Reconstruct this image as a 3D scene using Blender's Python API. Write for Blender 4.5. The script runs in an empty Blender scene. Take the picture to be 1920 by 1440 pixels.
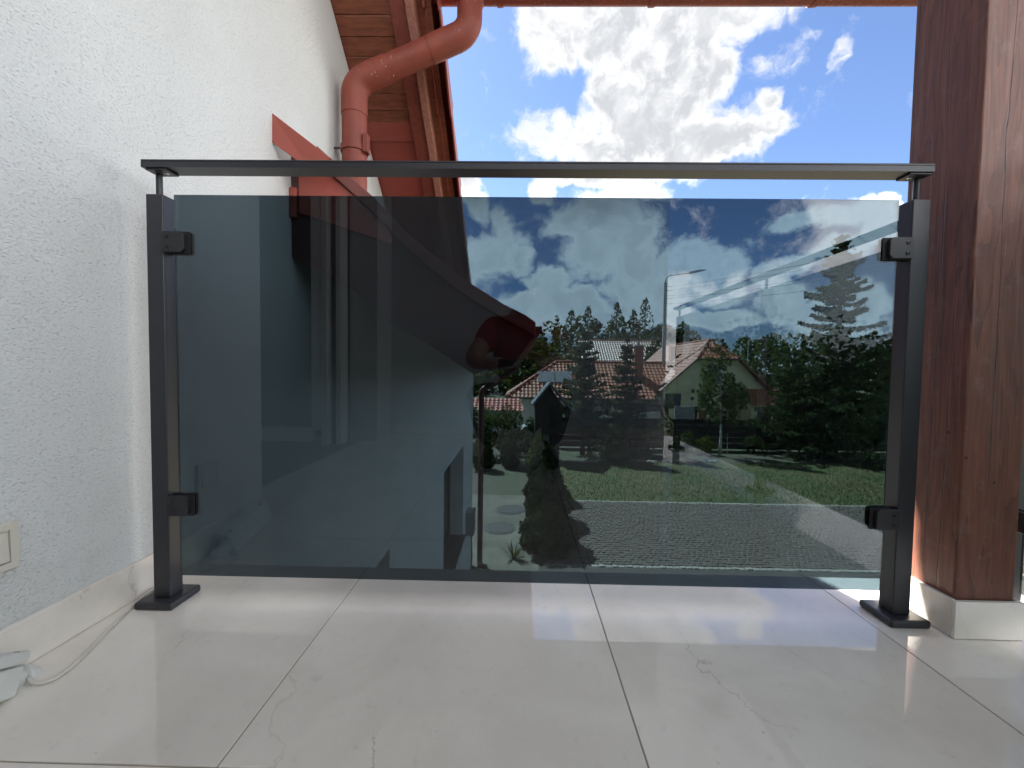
import bpy, bmesh, math, random
import numpy as np
from mathutils import Vector, Matrix, Euler

random.seed(7)
rng = np.random.default_rng(7)
SC = bpy.context.scene
COL = SC.collection
rad = math.radians

# ------------------------------------------------------------------ camera
cam_d = bpy.data.cameras.new("camera")
cam_d.sensor_width = 36.0
cam_d.lens = 778.54 / 1920 * 36.0
cam_d.clip_start = 0.004
cam_d.clip_end = 900.0
cam = bpy.data.objects.new("camera", cam_d)
COL.objects.link(cam)
CY, CP, CR = 0.0164, -0.0394, 0.0137           # yaw, pitch, roll
fw = Vector((-math.sin(CY) * math.cos(CP), math.cos(CY) * math.cos(CP), math.sin(CP)))
rt = Vector((math.cos(CY), math.sin(CY), 0))
up = rt.cross(fw)
r2 = rt * math.cos(CR) + up * math.sin(CR)
u2 = -rt * math.sin(CR) + up * math.cos(CR)
cam.matrix_world = Matrix(((r2.x, u2.x, -fw.x, 0.0), (r2.y, u2.y, -fw.y, -0.9416),
                           (r2.z, u2.z, -fw.z, 0.5576), (0, 0, 0, 1)))
SC.camera = cam

# ------------------------------------------------------------------ render settings
SC.render.engine = "CYCLES"
SC.cycles.use_denoising = True
SC.cycles.max_bounces = 10
SC.cycles.diffuse_bounces = 5
SC.cycles.glossy_bounces = 5
SC.cycles.transparent_max_bounces = 24
SC.cycles.sample_clamp_indirect = 6.0
SC.cycles.caustics_reflective = False
SC.cycles.caustics_refractive = False
SC.view_settings.view_transform = "Standard"
SC.view_settings.look = "None"
SC.view_settings.gamma = 1.0
SC.view_settings.use_curve_mapping = False
SC.view_settings.exposure = 3.58

# ------------------------------------------------------------------ sun and sky
SUN = Vector((-0.564, 0.55, 1.0)).normalized()   # towards the sun
sun_d = bpy.data.lights.new("sun", "SUN")
sun_d.energy = 4.0
sun_d.angle = rad(0.53)
sun_d.color = (1.0, 0.95, 0.87)
sun = bpy.data.objects.new("sun", sun_d)
COL.objects.link(sun)
sun.rotation_euler = SUN.to_track_quat("Z", "Y").to_euler()
sun.location = SUN * 60

W = bpy.data.worlds.new("World")
SC.world = W
W.use_nodes = True
wt = W.node_tree
wt.nodes.clear()


class G:
    """tiny helper to write node graphs"""

    def __init__(s, tree):
        s.t = tree

    def n(s, typ, **kw):
        nd = s.t.nodes.new(typ)
        for k, v in kw.items():
            if k == "inp":
                for a, b in v.items():
                    s.put(nd.inputs[a], b)
            else:
                setattr(nd, k, v)
        return nd

    def put(s, sock, v):
        if isinstance(v, bpy.types.NodeSocket):
            s.t.links.new(v, sock)
        else:
            sock.default_value = v

    def math(s, op, a, b=0.0, c=None, clamp=False):
        nd = s.n("ShaderNodeMath", operation=op, use_clamp=clamp)
        s.put(nd.inputs[0], a)
        s.put(nd.inputs[1], b)
        if c is not None:
            s.put(nd.inputs[2], c)
        return nd.outputs[0]

    def vmath(s, op, a, b=None, scale=None):
        nd = s.n("ShaderNodeVectorMath", operation=op)
        s.put(nd.inputs[0], a)
        if b is not None:
            s.put(nd.inputs[1], b)
        if scale is not None:
            s.put(nd.inputs["Scale"], scale)
        return nd.outputs[1] if op in ("LENGTH", "DOT_PRODUCT", "DISTANCE") else nd.outputs[0]

    def noise(s, vec, scale, detail=4.0, rough=0.55, dist=0.0, color=False):
        nd = s.n("ShaderNodeTexNoise")
        if vec is not None:
            s.put(nd.inputs["Vector"], vec)
        nd.inputs["Scale"].default_value = scale
        nd.inputs["Detail"].default_value = detail
        nd.inputs["Roughness"].default_value = rough
        nd.inputs["Distortion"].default_value = dist
        return nd.outputs["Color"] if color else nd.outputs["Fac"]

    def smooth(s, v, a, b, lo=0.0, hi=1.0):
        nd = s.n("ShaderNodeMapRange", interpolation_type="SMOOTHSTEP")
        s.put(nd.inputs["Value"], v)
        s.put(nd.inputs["From Min"], a)
        s.put(nd.inputs["From Max"], b)
        s.put(nd.inputs["To Min"], lo)
        s.put(nd.inputs["To Max"], hi)
        return nd.outputs[0]

    def mix(s, f, a, b, typ="MIX"):
        nd = s.n("ShaderNodeMix", data_type="RGBA", blend_type=typ)
        s.put(nd.inputs[0], f)
        s.put(nd.inputs[6], a)
        s.put(nd.inputs[7], b)
        return nd.outputs[2]


def c4(c):
    return (c[0], c[1], c[2], 1.0)


g = G(wt)
dirv = g.vmath("NORMALIZE", g.n("ShaderNodeTexCoord").outputs["Generated"])
sky = g.n("ShaderNodeTexSky", sky_type="NISHITA", sun_disc=False)
sky.sun_elevation = math.asin(SUN.z)
sky.sun_rotation = math.atan2(SUN.x, SUN.y)
sky.altitude = 100.0
sky.air_density = 0.8
sky.dust_density = 0.3
sky.ozone_density = 2.2
# cumulus: fractal noise over the whole dome, heaped up where the photo has its clouds
CLOUDS = [(0.048, 0.798, 0.6, 0.059, 0.052), (0.027, 0.787, 0.616, 0.034, 0.039), (0.122, 0.775, 0.62, 0.066, 0.043), (0.199, 0.772, 0.604, 0.101, 0.062), (0.285, 0.75, 0.596, 0.102, 0.056), (0.37, 0.721, 0.586, 0.062, 0.027), (0.426, 0.697, 0.577, 0.036, 0.012), (0.211, 0.811, 0.546, 0.077, 0.06), (0.283, 0.802, 0.526, 0.074, 0.06), (0.336, 0.777, 0.533, 0.039, 0.043), (0.158, 0.846, 0.509, 0.057, 0.042), (0.11, 0.875, 0.472, 0.092, 0.053), (0.214, 0.855, 0.472, 0.113, 0.064), (0.324, 0.836, 0.442, 0.077, 0.047), (0.401, 0.804, 0.44, 0.053, 0.045), (0.446, 0.773, 0.451, 0.033, 0.031), (0.435, 0.763, 0.478, 0.023, 0.019), (0.439, 0.729, 0.525, 0.041, 0.023), (0.506, 0.693, 0.514, 0.015, 0.015), (0.453, 0.71, 0.539, 0.022, 0.012), (0.043, 0.919, 0.391, 0.032, 0.023), (0.228, 0.899, 0.373, 0.065, 0.02), (0.171, 0.899, 0.403, 0.132, 0.02), (-0.114, 0.917, 0.383, 0.03, 0.026), (-0.063, 0.962, 0.267, 0.067, 0.055), (-0.056, 0.947, 0.316, 0.03, 0.036), (-0.001, 0.969, 0.246, 0.031, 0.025), (-0.118, 0.966, 0.231, 0.043, 0.037), (0.156, 0.929, 0.335, 0.086, 0.045), (0.226, 0.928, 0.295, 0.068, 0.076), (0.173, 0.951, 0.255, 0.071, 0.054), (0.259, 0.936, 0.239, 0.04, 0.047), (0.065, 0.977, 0.203, 0.052, 0.025), (0.044, 0.988, 0.151, 0.063, 0.031), (0.137, 0.979, 0.148, 0.068, 0.035), (0.247, 0.952, 0.178, 0.07, 0.036), (0.273, 0.953, 0.13, 0.069, 0.034), (0.169, 0.98, 0.108, 0.184, 0.02), (-0.031, 0.992, 0.126, 0.076, 0.025), (0.38, 0.9, 0.215, 0.062, 0.051), (0.339, 0.924, 0.179, 0.054, 0.041), (0.43, 0.877, 0.215, 0.034, 0.031), (0.418, 0.894, 0.163, 0.071, 0.028), (0.496, 0.848, 0.188, 0.036, 0.027), (0.524, 0.827, 0.204, 0.035, 0.019), (0.516, 0.844, 0.145, 0.045, 0.027), (0.59, 0.759, 0.277, 0.051, 0.023), (0.517, 0.806, 0.287, 0.038, 0.018), (0.623, 0.742, 0.249, 0.028, 0.028), (0.454, 0.885, 0.106, 0.049, 0.013), (0.624, 0.77, 0.134, 0.037, 0.034), (0.549, 0.828, 0.112, 0.052, 0.019), (0.379, 0.919, 0.109, 0.128, 0.016), (-0.097, 0.933, 0.346, 0.024, 0.033), (0.575, 0.787, 0.224, 0.047, 0.02)]
n_big = g.noise(dirv, 3.6, 3.0, 0.5)
wob = g.noise(dirv, 9.0, 4.0, 0.6, color=True)
wdir = g.vmath("ADD", dirv, g.vmath("SCALE", g.vmath("SUBTRACT", wob, (0.5, 0.5, 0.5)), scale=0.085))
heap = None
for (dx, dy, dz, rx, ry) in CLOUDS:
    mp = g.n("ShaderNodeMapping", vector_type="TEXTURE")
    az, el = math.atan2(dx, dy), math.asin(dz)
    g.put(mp.inputs["Vector"], wdir)
    mp.inputs["Location"].default_value = (dx, dy, dz)
    mp.inputs["Rotation"].default_value = Euler((el, 0, -az)).to_matrix().to_euler()
    mp.inputs["Rotation"].default_value = (Matrix.Rotation(-az, 3, "Z") @ Matrix.Rotation(el, 3, "X")).to_euler()
    mp.inputs["Scale"].default_value = (rx * 1.75, 0.5, ry * 1.75)
    ln = g.vmath("LENGTH", mp.outputs[0])
    b = g.smooth(ln, 0.25, 1.0, 1.0, 0.0)
    if dz > 0.5 and dx > 0.42:          # thin wisps, not heaps
        b = g.math("MULTIPLY", b, 0.52)
    heap = b if heap is None else g.math("MAXIMUM", heap, b)
front = g.smooth(g.vmath("DOT_PRODUCT", dirv, Vector((0.25, 0.9, 0.32)).normalized()[:]), 0.55, 0.8)
n_fine = g.noise(wdir, 9.0, 13.0, 0.62, 0.2)
n_mid = g.noise(wdir, 24.0, 10.0, 0.62)
far = g.math("MULTIPLY", g.math("SUBTRACT", n_big, 0.34), g.math("SUBTRACT", 1.0, front))
dens = g.math("ADD", g.math("MULTIPLY", far, 3.2), g.math("MULTIPLY", heap, 0.80))
dens = g.math("ADD", dens, g.math("MULTIPLY", g.math("SUBTRACT", n_fine, 0.5), 1.9))
dens = g.math("ADD", dens, g.math("MULTIPLY", g.math("SUBTRACT", n_mid, 0.5), 0.9))
low = g.n("ShaderNodeSeparateXYZ")
g.put(low.inputs[0], dirv)
dens = g.math("ADD", dens, g.smooth(low.outputs[2], 0.17, 0.0, 0.0, 0.42))
alpha = g.smooth(dens, 0.14, 0.70)
thick = g.smooth(dens, 0.45, 1.0)
thick = g.math("MULTIPLY", thick, g.smooth(g.noise(wdir, 8.0, 6.0, 0.55), 0.34, 0.58, 0.45, 1.0))
thick = g.math("ADD", thick, g.math("MULTIPLY", g.math("SUBTRACT", n_mid, 0.5), 0.9), clamp=True)
# cumulus seen against the sun is dimmer than cumulus lit from the front
facing = g.smooth(g.vmath("DOT_PRODUCT", dirv, SUN[:]), 0.45, -0.10)
facing = g.math("MAXIMUM", facing, g.smooth(low.outputs[2], 0.42, 0.28, 0.0, 0.55))
ccol = g.mix(thick, g.mix(facing, (1.95, 1.95, 1.97, 1), (10.5, 10.3, 10.0, 1)), g.mix(facing, (1.18, 1.22, 1.28, 1), (8.0, 8.1, 8.2, 1)))
skyc = g.mix(alpha, g.mix(1.0, sky.outputs[0], (0.40, 0.415, 0.455, 1), "MULTIPLY"), ccol)
bg = g.n("ShaderNodeBackground")
g.put(bg.inputs["Color"], skyc)
bg.inputs["Strength"].default_value = 0.05
g.t.links.new(bg.outputs[0], g.n("ShaderNodeOutputWorld").inputs[0])
W.cycles.sampling_method = "MANUAL"
W.cycles.sample_map_resolution = 512

# ------------------------------------------------------------------ materials
MATS = {}


def mat(name, col, rough=0.6, spec=0.5, var=0.0, vscale=6.0, col2=None, bump=0.0, bscale=60.0, bdist=0.003,
        coat=0.0, stretch=None, detail=5.0, metal=0.0):
    m = bpy.data.materials.new(name)
    m.use_nodes = True
    nt = m.node_tree
    q = G(nt)
    p = nt.nodes["Principled BSDF"]
    p.inputs["Roughness"].default_value = rough
    p.inputs["Specular IOR Level"].default_value = spec
    p.inputs["Coat Weight"].default_value = coat
    p.inputs["Metallic"].default_value = metal
    tc = q.n("ShaderNodeTexCoord").outputs["Object"]
    if stretch:
        mp = q.n("ShaderNodeMapping")
        q.put(mp.inputs[0], tc)
        mp.inputs["Scale"].default_value = stretch
        tc = mp.outputs[0]
    if col2 is not None or var:
        c2 = col2 if col2 is not None else tuple(x * (1 - var) for x in col)
        c1 = col if col2 is not None else tuple(min(1, x * (1 + var)) for x in col)
        f = q.smooth(q.noise(tc, vscale, detail, 0.6), 0.3, 0.7)
        q.put(p.inputs["Base Color"], q.mix(f, c4(c1), c4(c2)))
    else:
        p.inputs["Base Color"].default_value = c4(col)
    if bump:
        bn = q.n("ShaderNodeBump")
        bn.inputs["Strength"].default_value = bump
        bn.inputs["Distance"].default_value = bdist
        q.put(bn.inputs["Height"], q.noise(tc, bscale, 5.0, 0.6))
        q.put(p.inputs["Normal"], bn.outputs[0])
    MATS[name] = m
    return m


def leafmat(name, c1, c2, scale=3.0, trans=0.35):
    m = bpy.data.materials.new(name)
    m.use_nodes = True
    nt = m.node_tree
    nt.nodes.clear()
    q = G(nt)
    tc = q.n("ShaderNodeTexCoord").outputs["Object"]
    f = q.smooth(q.noise(tc, scale, 4.0, 0.65), 0.33, 0.67)
    colr = q.mix(f, c4(c1), c4(c2))
    d = q.n("ShaderNodeBsdfDiffuse")
    t = q.n("ShaderNodeBsdfTranslucent")
    q.put(d.inputs[0], colr)
    q.put(t.inputs[0], q.mix(0.5, colr, (0.12, 0.14, 0.02, 1)))
    mx = q.n("ShaderNodeMixShader")
    mx.inputs[0].default_value = trans
    nt.links.new(d.outputs[0], mx.inputs[1])
    nt.links.new(t.outputs[0], mx.inputs[2])
    nt.links.new(mx.outputs[0], q.n("ShaderNodeOutputMaterial").inputs[0])
    MATS[name] = m
    return m


# white scratched render
def m_render():
    m = bpy.data.materials.new("white_render")
    m.use_nodes = True
    nt = m.node_tree
    q = G(nt)
    p = nt.nodes["Principled BSDF"]
    p.inputs["Roughness"].default_value = 0.85
    p.inputs["Specular IOR Level"].default_value = 0.25
    tc = q.n("ShaderNodeTexCoord").outputs["Object"]
    mp = q.n("ShaderNodeMapping")
    q.put(mp.inputs[0], tc)
    mp.inputs["Rotation"].default_value = (rad(-24), 0, 0)
    mp.inputs["Scale"].default_value = (1.0, 0.55, 1.0)
    grain = q.noise(mp.outputs[0], 250.0, 5.0, 0.62, 0.5)
    grain2 = q.noise(tc, 330.0, 3.0, 0.6, 0.4)
    pits = q.noise(mp.outputs[0], 290.0, 2.5, 0.55, 0.5)
    pit = q.smooth(pits, 0.52, 0.76)
    big = q.noise(tc, 1.3, 5.0, 0.6)
    base = q.mix(q.smooth(big, 0.3, 0.7), (0.665, 0.68, 0.675, 1), (0.595, 0.61, 0.605, 1))
    base = q.mix(q.math("MULTIPLY", pit, 0.26), base, (0.36, 0.39, 0.40, 1))
    zz = q.n("ShaderNodeSeparateXYZ")
    q.put(zz.inputs[0], tc)
    low = q.math("MULTIPLY", q.smooth(zz.outputs[2], 0.42, 0.10), q.smooth(q.noise(tc, 7.0, 6.0, 0.7), 0.40, 0.70))
    base = q.mix(q.math("MULTIPLY", low, 0.22), base, (0.40, 0.38, 0.33, 1))
    streak = q.n("ShaderNodeMapping")
    q.put(streak.inputs[0], tc)
    streak.inputs["Scale"].default_value = (1.0, 2.6, 0.35)
    st = q.smooth(q.noise(streak.outputs[0], 2.2, 6.0, 0.65), 0.55, 0.75)
    base = q.mix(q.math("MULTIPLY", st, 0.10), base, (0.45, 0.46, 0.44, 1))
    q.put(p.inputs["Base Color"], base)
    hgt = q.math("ADD", q.math("MULTIPLY", grain, 0.9), q.math("MULTIPLY", grain2, 0.35))
    hgt = q.math("SUBTRACT", hgt, q.math("MULTIPLY", pit, 0.55))
    bn = q.n("ShaderNodeBump")
    bn.inputs["Strength"].default_value = 1.0
    bn.inputs["Distance"].default_value = 0.0021
    q.put(bn.inputs["Height"], hgt)
    q.put(p.inputs["Normal"], bn.outputs[0])
    MATS["white_render"] = m


m_render()


# cream marble-look porcelain
def m_tile(name, rough, scale=1.0):
    m = bpy.data.materials.new(name)
    m.use_nodes = True
    nt = m.node_tree
    q = G(nt)
    p = nt.nodes["Principled BSDF"]
    tc = q.n("ShaderNodeTexCoord").outputs["Object"]
    rnd = q.n("ShaderNodeObjectInfo").outputs["Random"]
    off = q.n("ShaderNodeCombineXYZ")
    q.put(off.inputs[0], q.math("MULTIPLY", rnd, 17.0))
    q.put(off.inputs[1], q.math("MULTIPLY", rnd, 31.0))
    v = q.vmath("ADD", tc, off.outputs[0])
    cloud = q.noise(v, 3.2, 7.0, 0.6, 0.6)
    def veins(ang, freq, width, amp, seed):
        d = q.vmath("DOT_PRODUCT", v, (math.cos(ang), math.sin(ang), 0.0))
        nz = q.noise(q.vmath("ADD", v, (seed, seed * 2, 0)), 1.9, 7.0, 0.62)
        t_ = q.math("ADD", q.math("MULTIPLY", d, freq), q.math("MULTIPLY", nz, amp))
        fr_ = q.math("ABSOLUTE", q.math("SUBTRACT", q.math("FRACT", t_), 0.5))
        ln_ = q.smooth(fr_, 0.0, width, 1.0, 0.0)
        return q.math("MULTIPLY", ln_, q.smooth(q.noise(q.vmath("ADD", v, (seed, 0, 0)), 2.6, 4.0, 0.6), 0.47, 0.64))
    vein = q.math("MAXIMUM", veins(rad(24), 2.3, 0.008, 1.3, 3.7), q.math("MULTIPLY", veins(rad(-38), 1.7, 0.006, 1.5, 9.1), 0.6))
    vein = q.math("MAXIMUM", vein, q.math("MULTIPLY", veins(rad(15), 5.0, 0.02, 2.0, 21.0), 0.35))
    base = q.mix(q.smooth(cloud, 0.32, 0.68), (0.79, 0.75, 0.68, 1), (0.69, 0.65, 0.585, 1))
    base = q.mix(q.smooth(q.noise(v, 38.0, 4.0, 0.7), 0.56, 0.75, 0, 0.25), base, (0.46, 0.42, 0.38, 1))
    base = q.mix(q.math("MULTIPLY", vein, 0.75), base, (0.40, 0.30, 0.23, 1))
    grit = q.smooth(q.noise(v, 120.0, 2.0, 0.5), 0.74, 0.78)
    base = q.mix(q.math("MULTIPLY", q.math("MULTIPLY", grit, q.smooth(q.noise(v, 3.0, 2.0), 0.5, 0.6)), 0.5), base, (0.25, 0.20, 0.16, 1))
    q.put(p.inputs["Base Color"], base)
    q.put(p.inputs["Roughness"], q.smooth(q.noise(v, 5.0, 4.0, 0.6), 0.3, 0.8, rough, rough + 0.012))
    p.inputs["IOR"].default_value = 1.72
    bn = q.n("ShaderNodeBump")
    bn.inputs["Strength"].default_value = 0.008
    bn.inputs["Distance"].default_value = 0.003
    q.put(bn.inputs["Height"], q.noise(v, 6.0, 1.0, 0.4))
    q.put(p.inputs["Normal"], bn.outputs[0])
    MATS[name] = m


m_tile("floor_tile", 0.002)
m_tile("skirting_tile", 0.12)


# smoked safety glass: real 8 mm pane, tinted on each face, mirror reflection by Fresnel
def m_glass(name, tint, ior, rough=0.0):
    m = bpy.data.materials.new(name)
    m.use_nodes = True
    nt = m.node_tree
    nt.nodes.clear()
    q = G(nt)
    t = q.n("ShaderNodeBsdfTransparent")
    t.inputs[0].default_value = c4(tuple(math.sqrt(x) for x in tint))
    gl = q.n("ShaderNodeBsdfGlossy")
    gl.inputs["Roughness"].default_value = rough
    gl.inputs["Color"].default_value = (0.95, 0.97, 1.0, 1)
    lw = q.n("ShaderNodeFresnel")
    lw.inputs["IOR"].default_value = ior
    geo = q.n("ShaderNodeNewGeometry")
    fac = q.math("MULTIPLY", lw.outputs[0], q.math("SUBTRACT", 1.0, q.math("MULTIPLY", geo.outputs["Backfacing"], 0.85)))
    mx = q.n("ShaderNodeMixShader")
    q.put(mx.inputs[0], fac)
    nt.links.new(t.outputs[0], mx.inputs[1])
    nt.links.new(gl.outputs[0], mx.inputs[2])
    nt.links.new(mx.outputs[0], q.n("ShaderNodeOutputMaterial").inputs[0])
    MATS[name] = m


m_glass("smoked_glass", (0.054, 0.083, 0.103), 1.56)
m_glass("side_glass", (0.26, 0.31, 0.325), 1.5)  # tint lightened so more daylight reaches the balcony
m_glass("window_glass", (0.10, 0.11, 0.12), 1.5)

mat("black_metal", (0.020, 0.021, 0.026), 0.38, 0.5, bump=0.15, bscale=900, bdist=0.0004)
mat("black_plastic", (0.012, 0.012, 0.014), 0.45)
mat("rubber", (0.008, 0.008, 0.009), 0.7)
mat("steel_screw", (0.035, 0.035, 0.04), 0.3, metal=0.6)
mat("bright_screw", (0.75, 0.75, 0.74), 0.25, metal=1.0)
mat("red_sheet", (0.31, 0.070, 0.050), 0.42, 0.4, var=0.08, vscale=3, bump=0.05, bscale=12)
mat("red_pipe", (0.275, 0.064, 0.042), 0.55, 0.35, col2=(0.195, 0.046, 0.032), vscale=7, stretch=(1, 1, .4), bump=0.05, bscale=60)
mat("roof_red", (0.30, 0.075, 0.045), 0.55, 0.4, var=0.18, vscale=4)
mat("soffit_wood", (0.25, 0.080, 0.040), 0.55, 0.35, col2=(0.15, 0.046, 0.025), stretch=(2, 14, 14), vscale=5, bump=0.25, bscale=9)
mat("barge_wood", (0.24, 0.062, 0.040), 0.5, 0.35, col2=(0.17, 0.045, 0.030), stretch=(14, 2, 14), vscale=5, bump=0.2, bscale=8)
mat("lit_barge_wood", (0.42, 0.20, 0.15), 0.6, 0.3, col2=(0.28, 0.11, 0.08), stretch=(22, 2, 22), vscale=5, bump=0.4, bscale=9)  # lighter copy of the barge colour, with its lit edge painted in
mat("cream_plastic", (0.60, 0.575, 0.50), 0.35, 0.5)
mat("white_plastic", (0.66, 0.68, 0.66), 0.35, 0.5, var=0.05, vscale=20)
mat("cable_white", (0.55, 0.53, 0.47), 0.5)
mat("white_frame", (0.75, 0.76, 0.76), 0.35)
mat("bounce_board", (0.70, 0.69, 0.66), 0.6, var=0.04)
mat("dimmed_cheek", (0.085, 0.030, 0.024), 0.55, col2=(0.06, 0.022, 0.018), vscale=5)  # roof cheek darkened in its colour to stand in for dimming by the glass
mat("cap_sheet", (0.16, 0.045, 0.035), 0.5, var=0.1, vscale=5)
mat("brown_pipe", (0.10, 0.034, 0.026), 0.5, var=0.12, vscale=5)
mat("grout", (0.30, 0.26, 0.22), 0.9)
mat("slab_side", (0.45, 0.43, 0.40), 0.8, var=0.1)
mat("grey_reveal", (0.46, 0.47, 0.47), 0.9, bump=0.3, bscale=150)
mat("dark_frame", (0.045, 0.030, 0.028), 0.45)
mat("dark_sill", (0.05, 0.035, 0.030), 0.4)
mat("box_grey", (0.22, 0.23, 0.24), 0.5)
mat("threshold", (0.10, 0.08, 0.07), 0.7, var=0.2, vscale=30)
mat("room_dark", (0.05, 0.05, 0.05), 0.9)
# outdoors
mat("earth", (0.075, 0.062, 0.045), 0.95, col2=(0.05, 0.06, 0.025), vscale=0.35, bump=0.6, bscale=6, bdist=0.04)
mat("lawn", (0.042, 0.066, 0.014), 0.95, col2=(0.090, 0.078, 0.032), vscale=0.55, bump=0.8, bscale=22, bdist=0.03, detail=8)
mat("joint_sand", (0.055, 0.048, 0.040), 0.95)
mat("cobble", (0.092, 0.075, 0.055), 0.8, var=0.28, vscale=9, bump=0.4, bscale=40)
mat("cobble_pale", (0.24, 0.22, 0.18), 0.8, var=0.2, vscale=9)
mat("concrete", (0.14, 0.125, 0.09), 0.9, col2=(0.07, 0.065, 0.045), vscale=1.3, bump=0.5, bscale=12, bdist=0.01)
mat("iron", (0.060, 0.052, 0.047), 0.6, var=0.2, vscale=12)
mat("fence_dark", (0.022, 0.018, 0.018), 0.8, var=0.2, vscale=2.5)
mat("pantile", (0.32, 0.115, 0.055), 0.6, 0.4, col2=(0.24, 0.085, 0.045), vscale=0.9, detail=7)
mat("pantile_far", (0.33, 0.20, 0.14), 0.42, 0.6, var=0.15, vscale=0.8)
mat("house_cream", (0.66, 0.63, 0.40), 0.9, var=0.05, vscale=1.2)
mat("house_white", (0.62, 0.60, 0.53), 0.9, var=0.05)
mat("brick_red", (0.22, 0.075, 0.05), 0.85, var=0.25, vscale=6)
mat("panel_blue", (0.10, 0.11, 0.13), 0.3, 0.5)
mat("panel_grey", (0.32, 0.32, 0.31), 0.7)
mat("dark_timber", (0.028, 0.019, 0.014), 0.75, var=0.25, vscale=6)
mat("slate", (0.11, 0.115, 0.125), 0.6, var=0.15, vscale=8)
mat("bark", (0.075, 0.052, 0.038), 0.9, var=0.3, vscale=9)
mat("bark_pale", (0.42, 0.40, 0.36), 0.85, var=0.3, vscale=12)
mat("pole_concrete", (0.36, 0.35, 0.33), 0.85, var=0.1)
mat("galvanised", (0.22, 0.23, 0.24), 0.45)
mat("wire", (0.03, 0.03, 0.03), 0.6)
mat("poly_sheet", (0.40, 0.43, 0.45), 0.25)
mat("stone", (0.30, 0.28, 0.25), 0.9, var=0.3, vscale=5)
leafmat("leaf_spruce", (0.020, 0.034, 0.022), (0.042, 0.058, 0.036))
leafmat("leaf_pine", (0.045, 0.068, 0.050), (0.085, 0.110, 0.080))
leafmat("leaf_pine_dark", (0.020, 0.036, 0.022), (0.040, 0.062, 0.032))
leafmat("leaf_forest", (0.018, 0.030, 0.016), (0.038, 0.052, 0.024), 0.2)
leafmat("leaf_thuja", (0.024, 0.040, 0.018), (0.055, 0.075, 0.022), 5.0)
leafmat("leaf_dark_conifer", (0.010, 0.019, 0.010), (0.026, 0.038, 0.014), 5.0, 0.12)
leafmat("leaf_thuja_gold", (0.060, 0.080, 0.018), (0.105, 0.115, 0.030), 5.0)
leafmat("leaf_broad", (0.035, 0.055, 0.022), (0.070, 0.088, 0.035))
leafmat("blade", (0.036, 0.062, 0.012), (0.080, 0.076, 0.030), 0.55)
# person
mat("shirt_red", (0.36, 0.016, 0.035), 0.85, var=0.15, vscale=9)
mat("trousers", (0.012, 0.013, 0.018), 0.85)
mat("skin", (0.42, 0.24, 0.17), 0.55)
mat("hair", (0.025, 0.016, 0.010), 0.6)
mat("phone_black", (0.01, 0.01, 0.012), 0.15)
mat("shoe", (0.03, 0.03, 0.03), 0.6)
mat("sole", (0.5, 0.5, 0.48), 0.7)
mat("eye_white", (0.7, 0.7, 0.68), 0.3)


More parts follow.
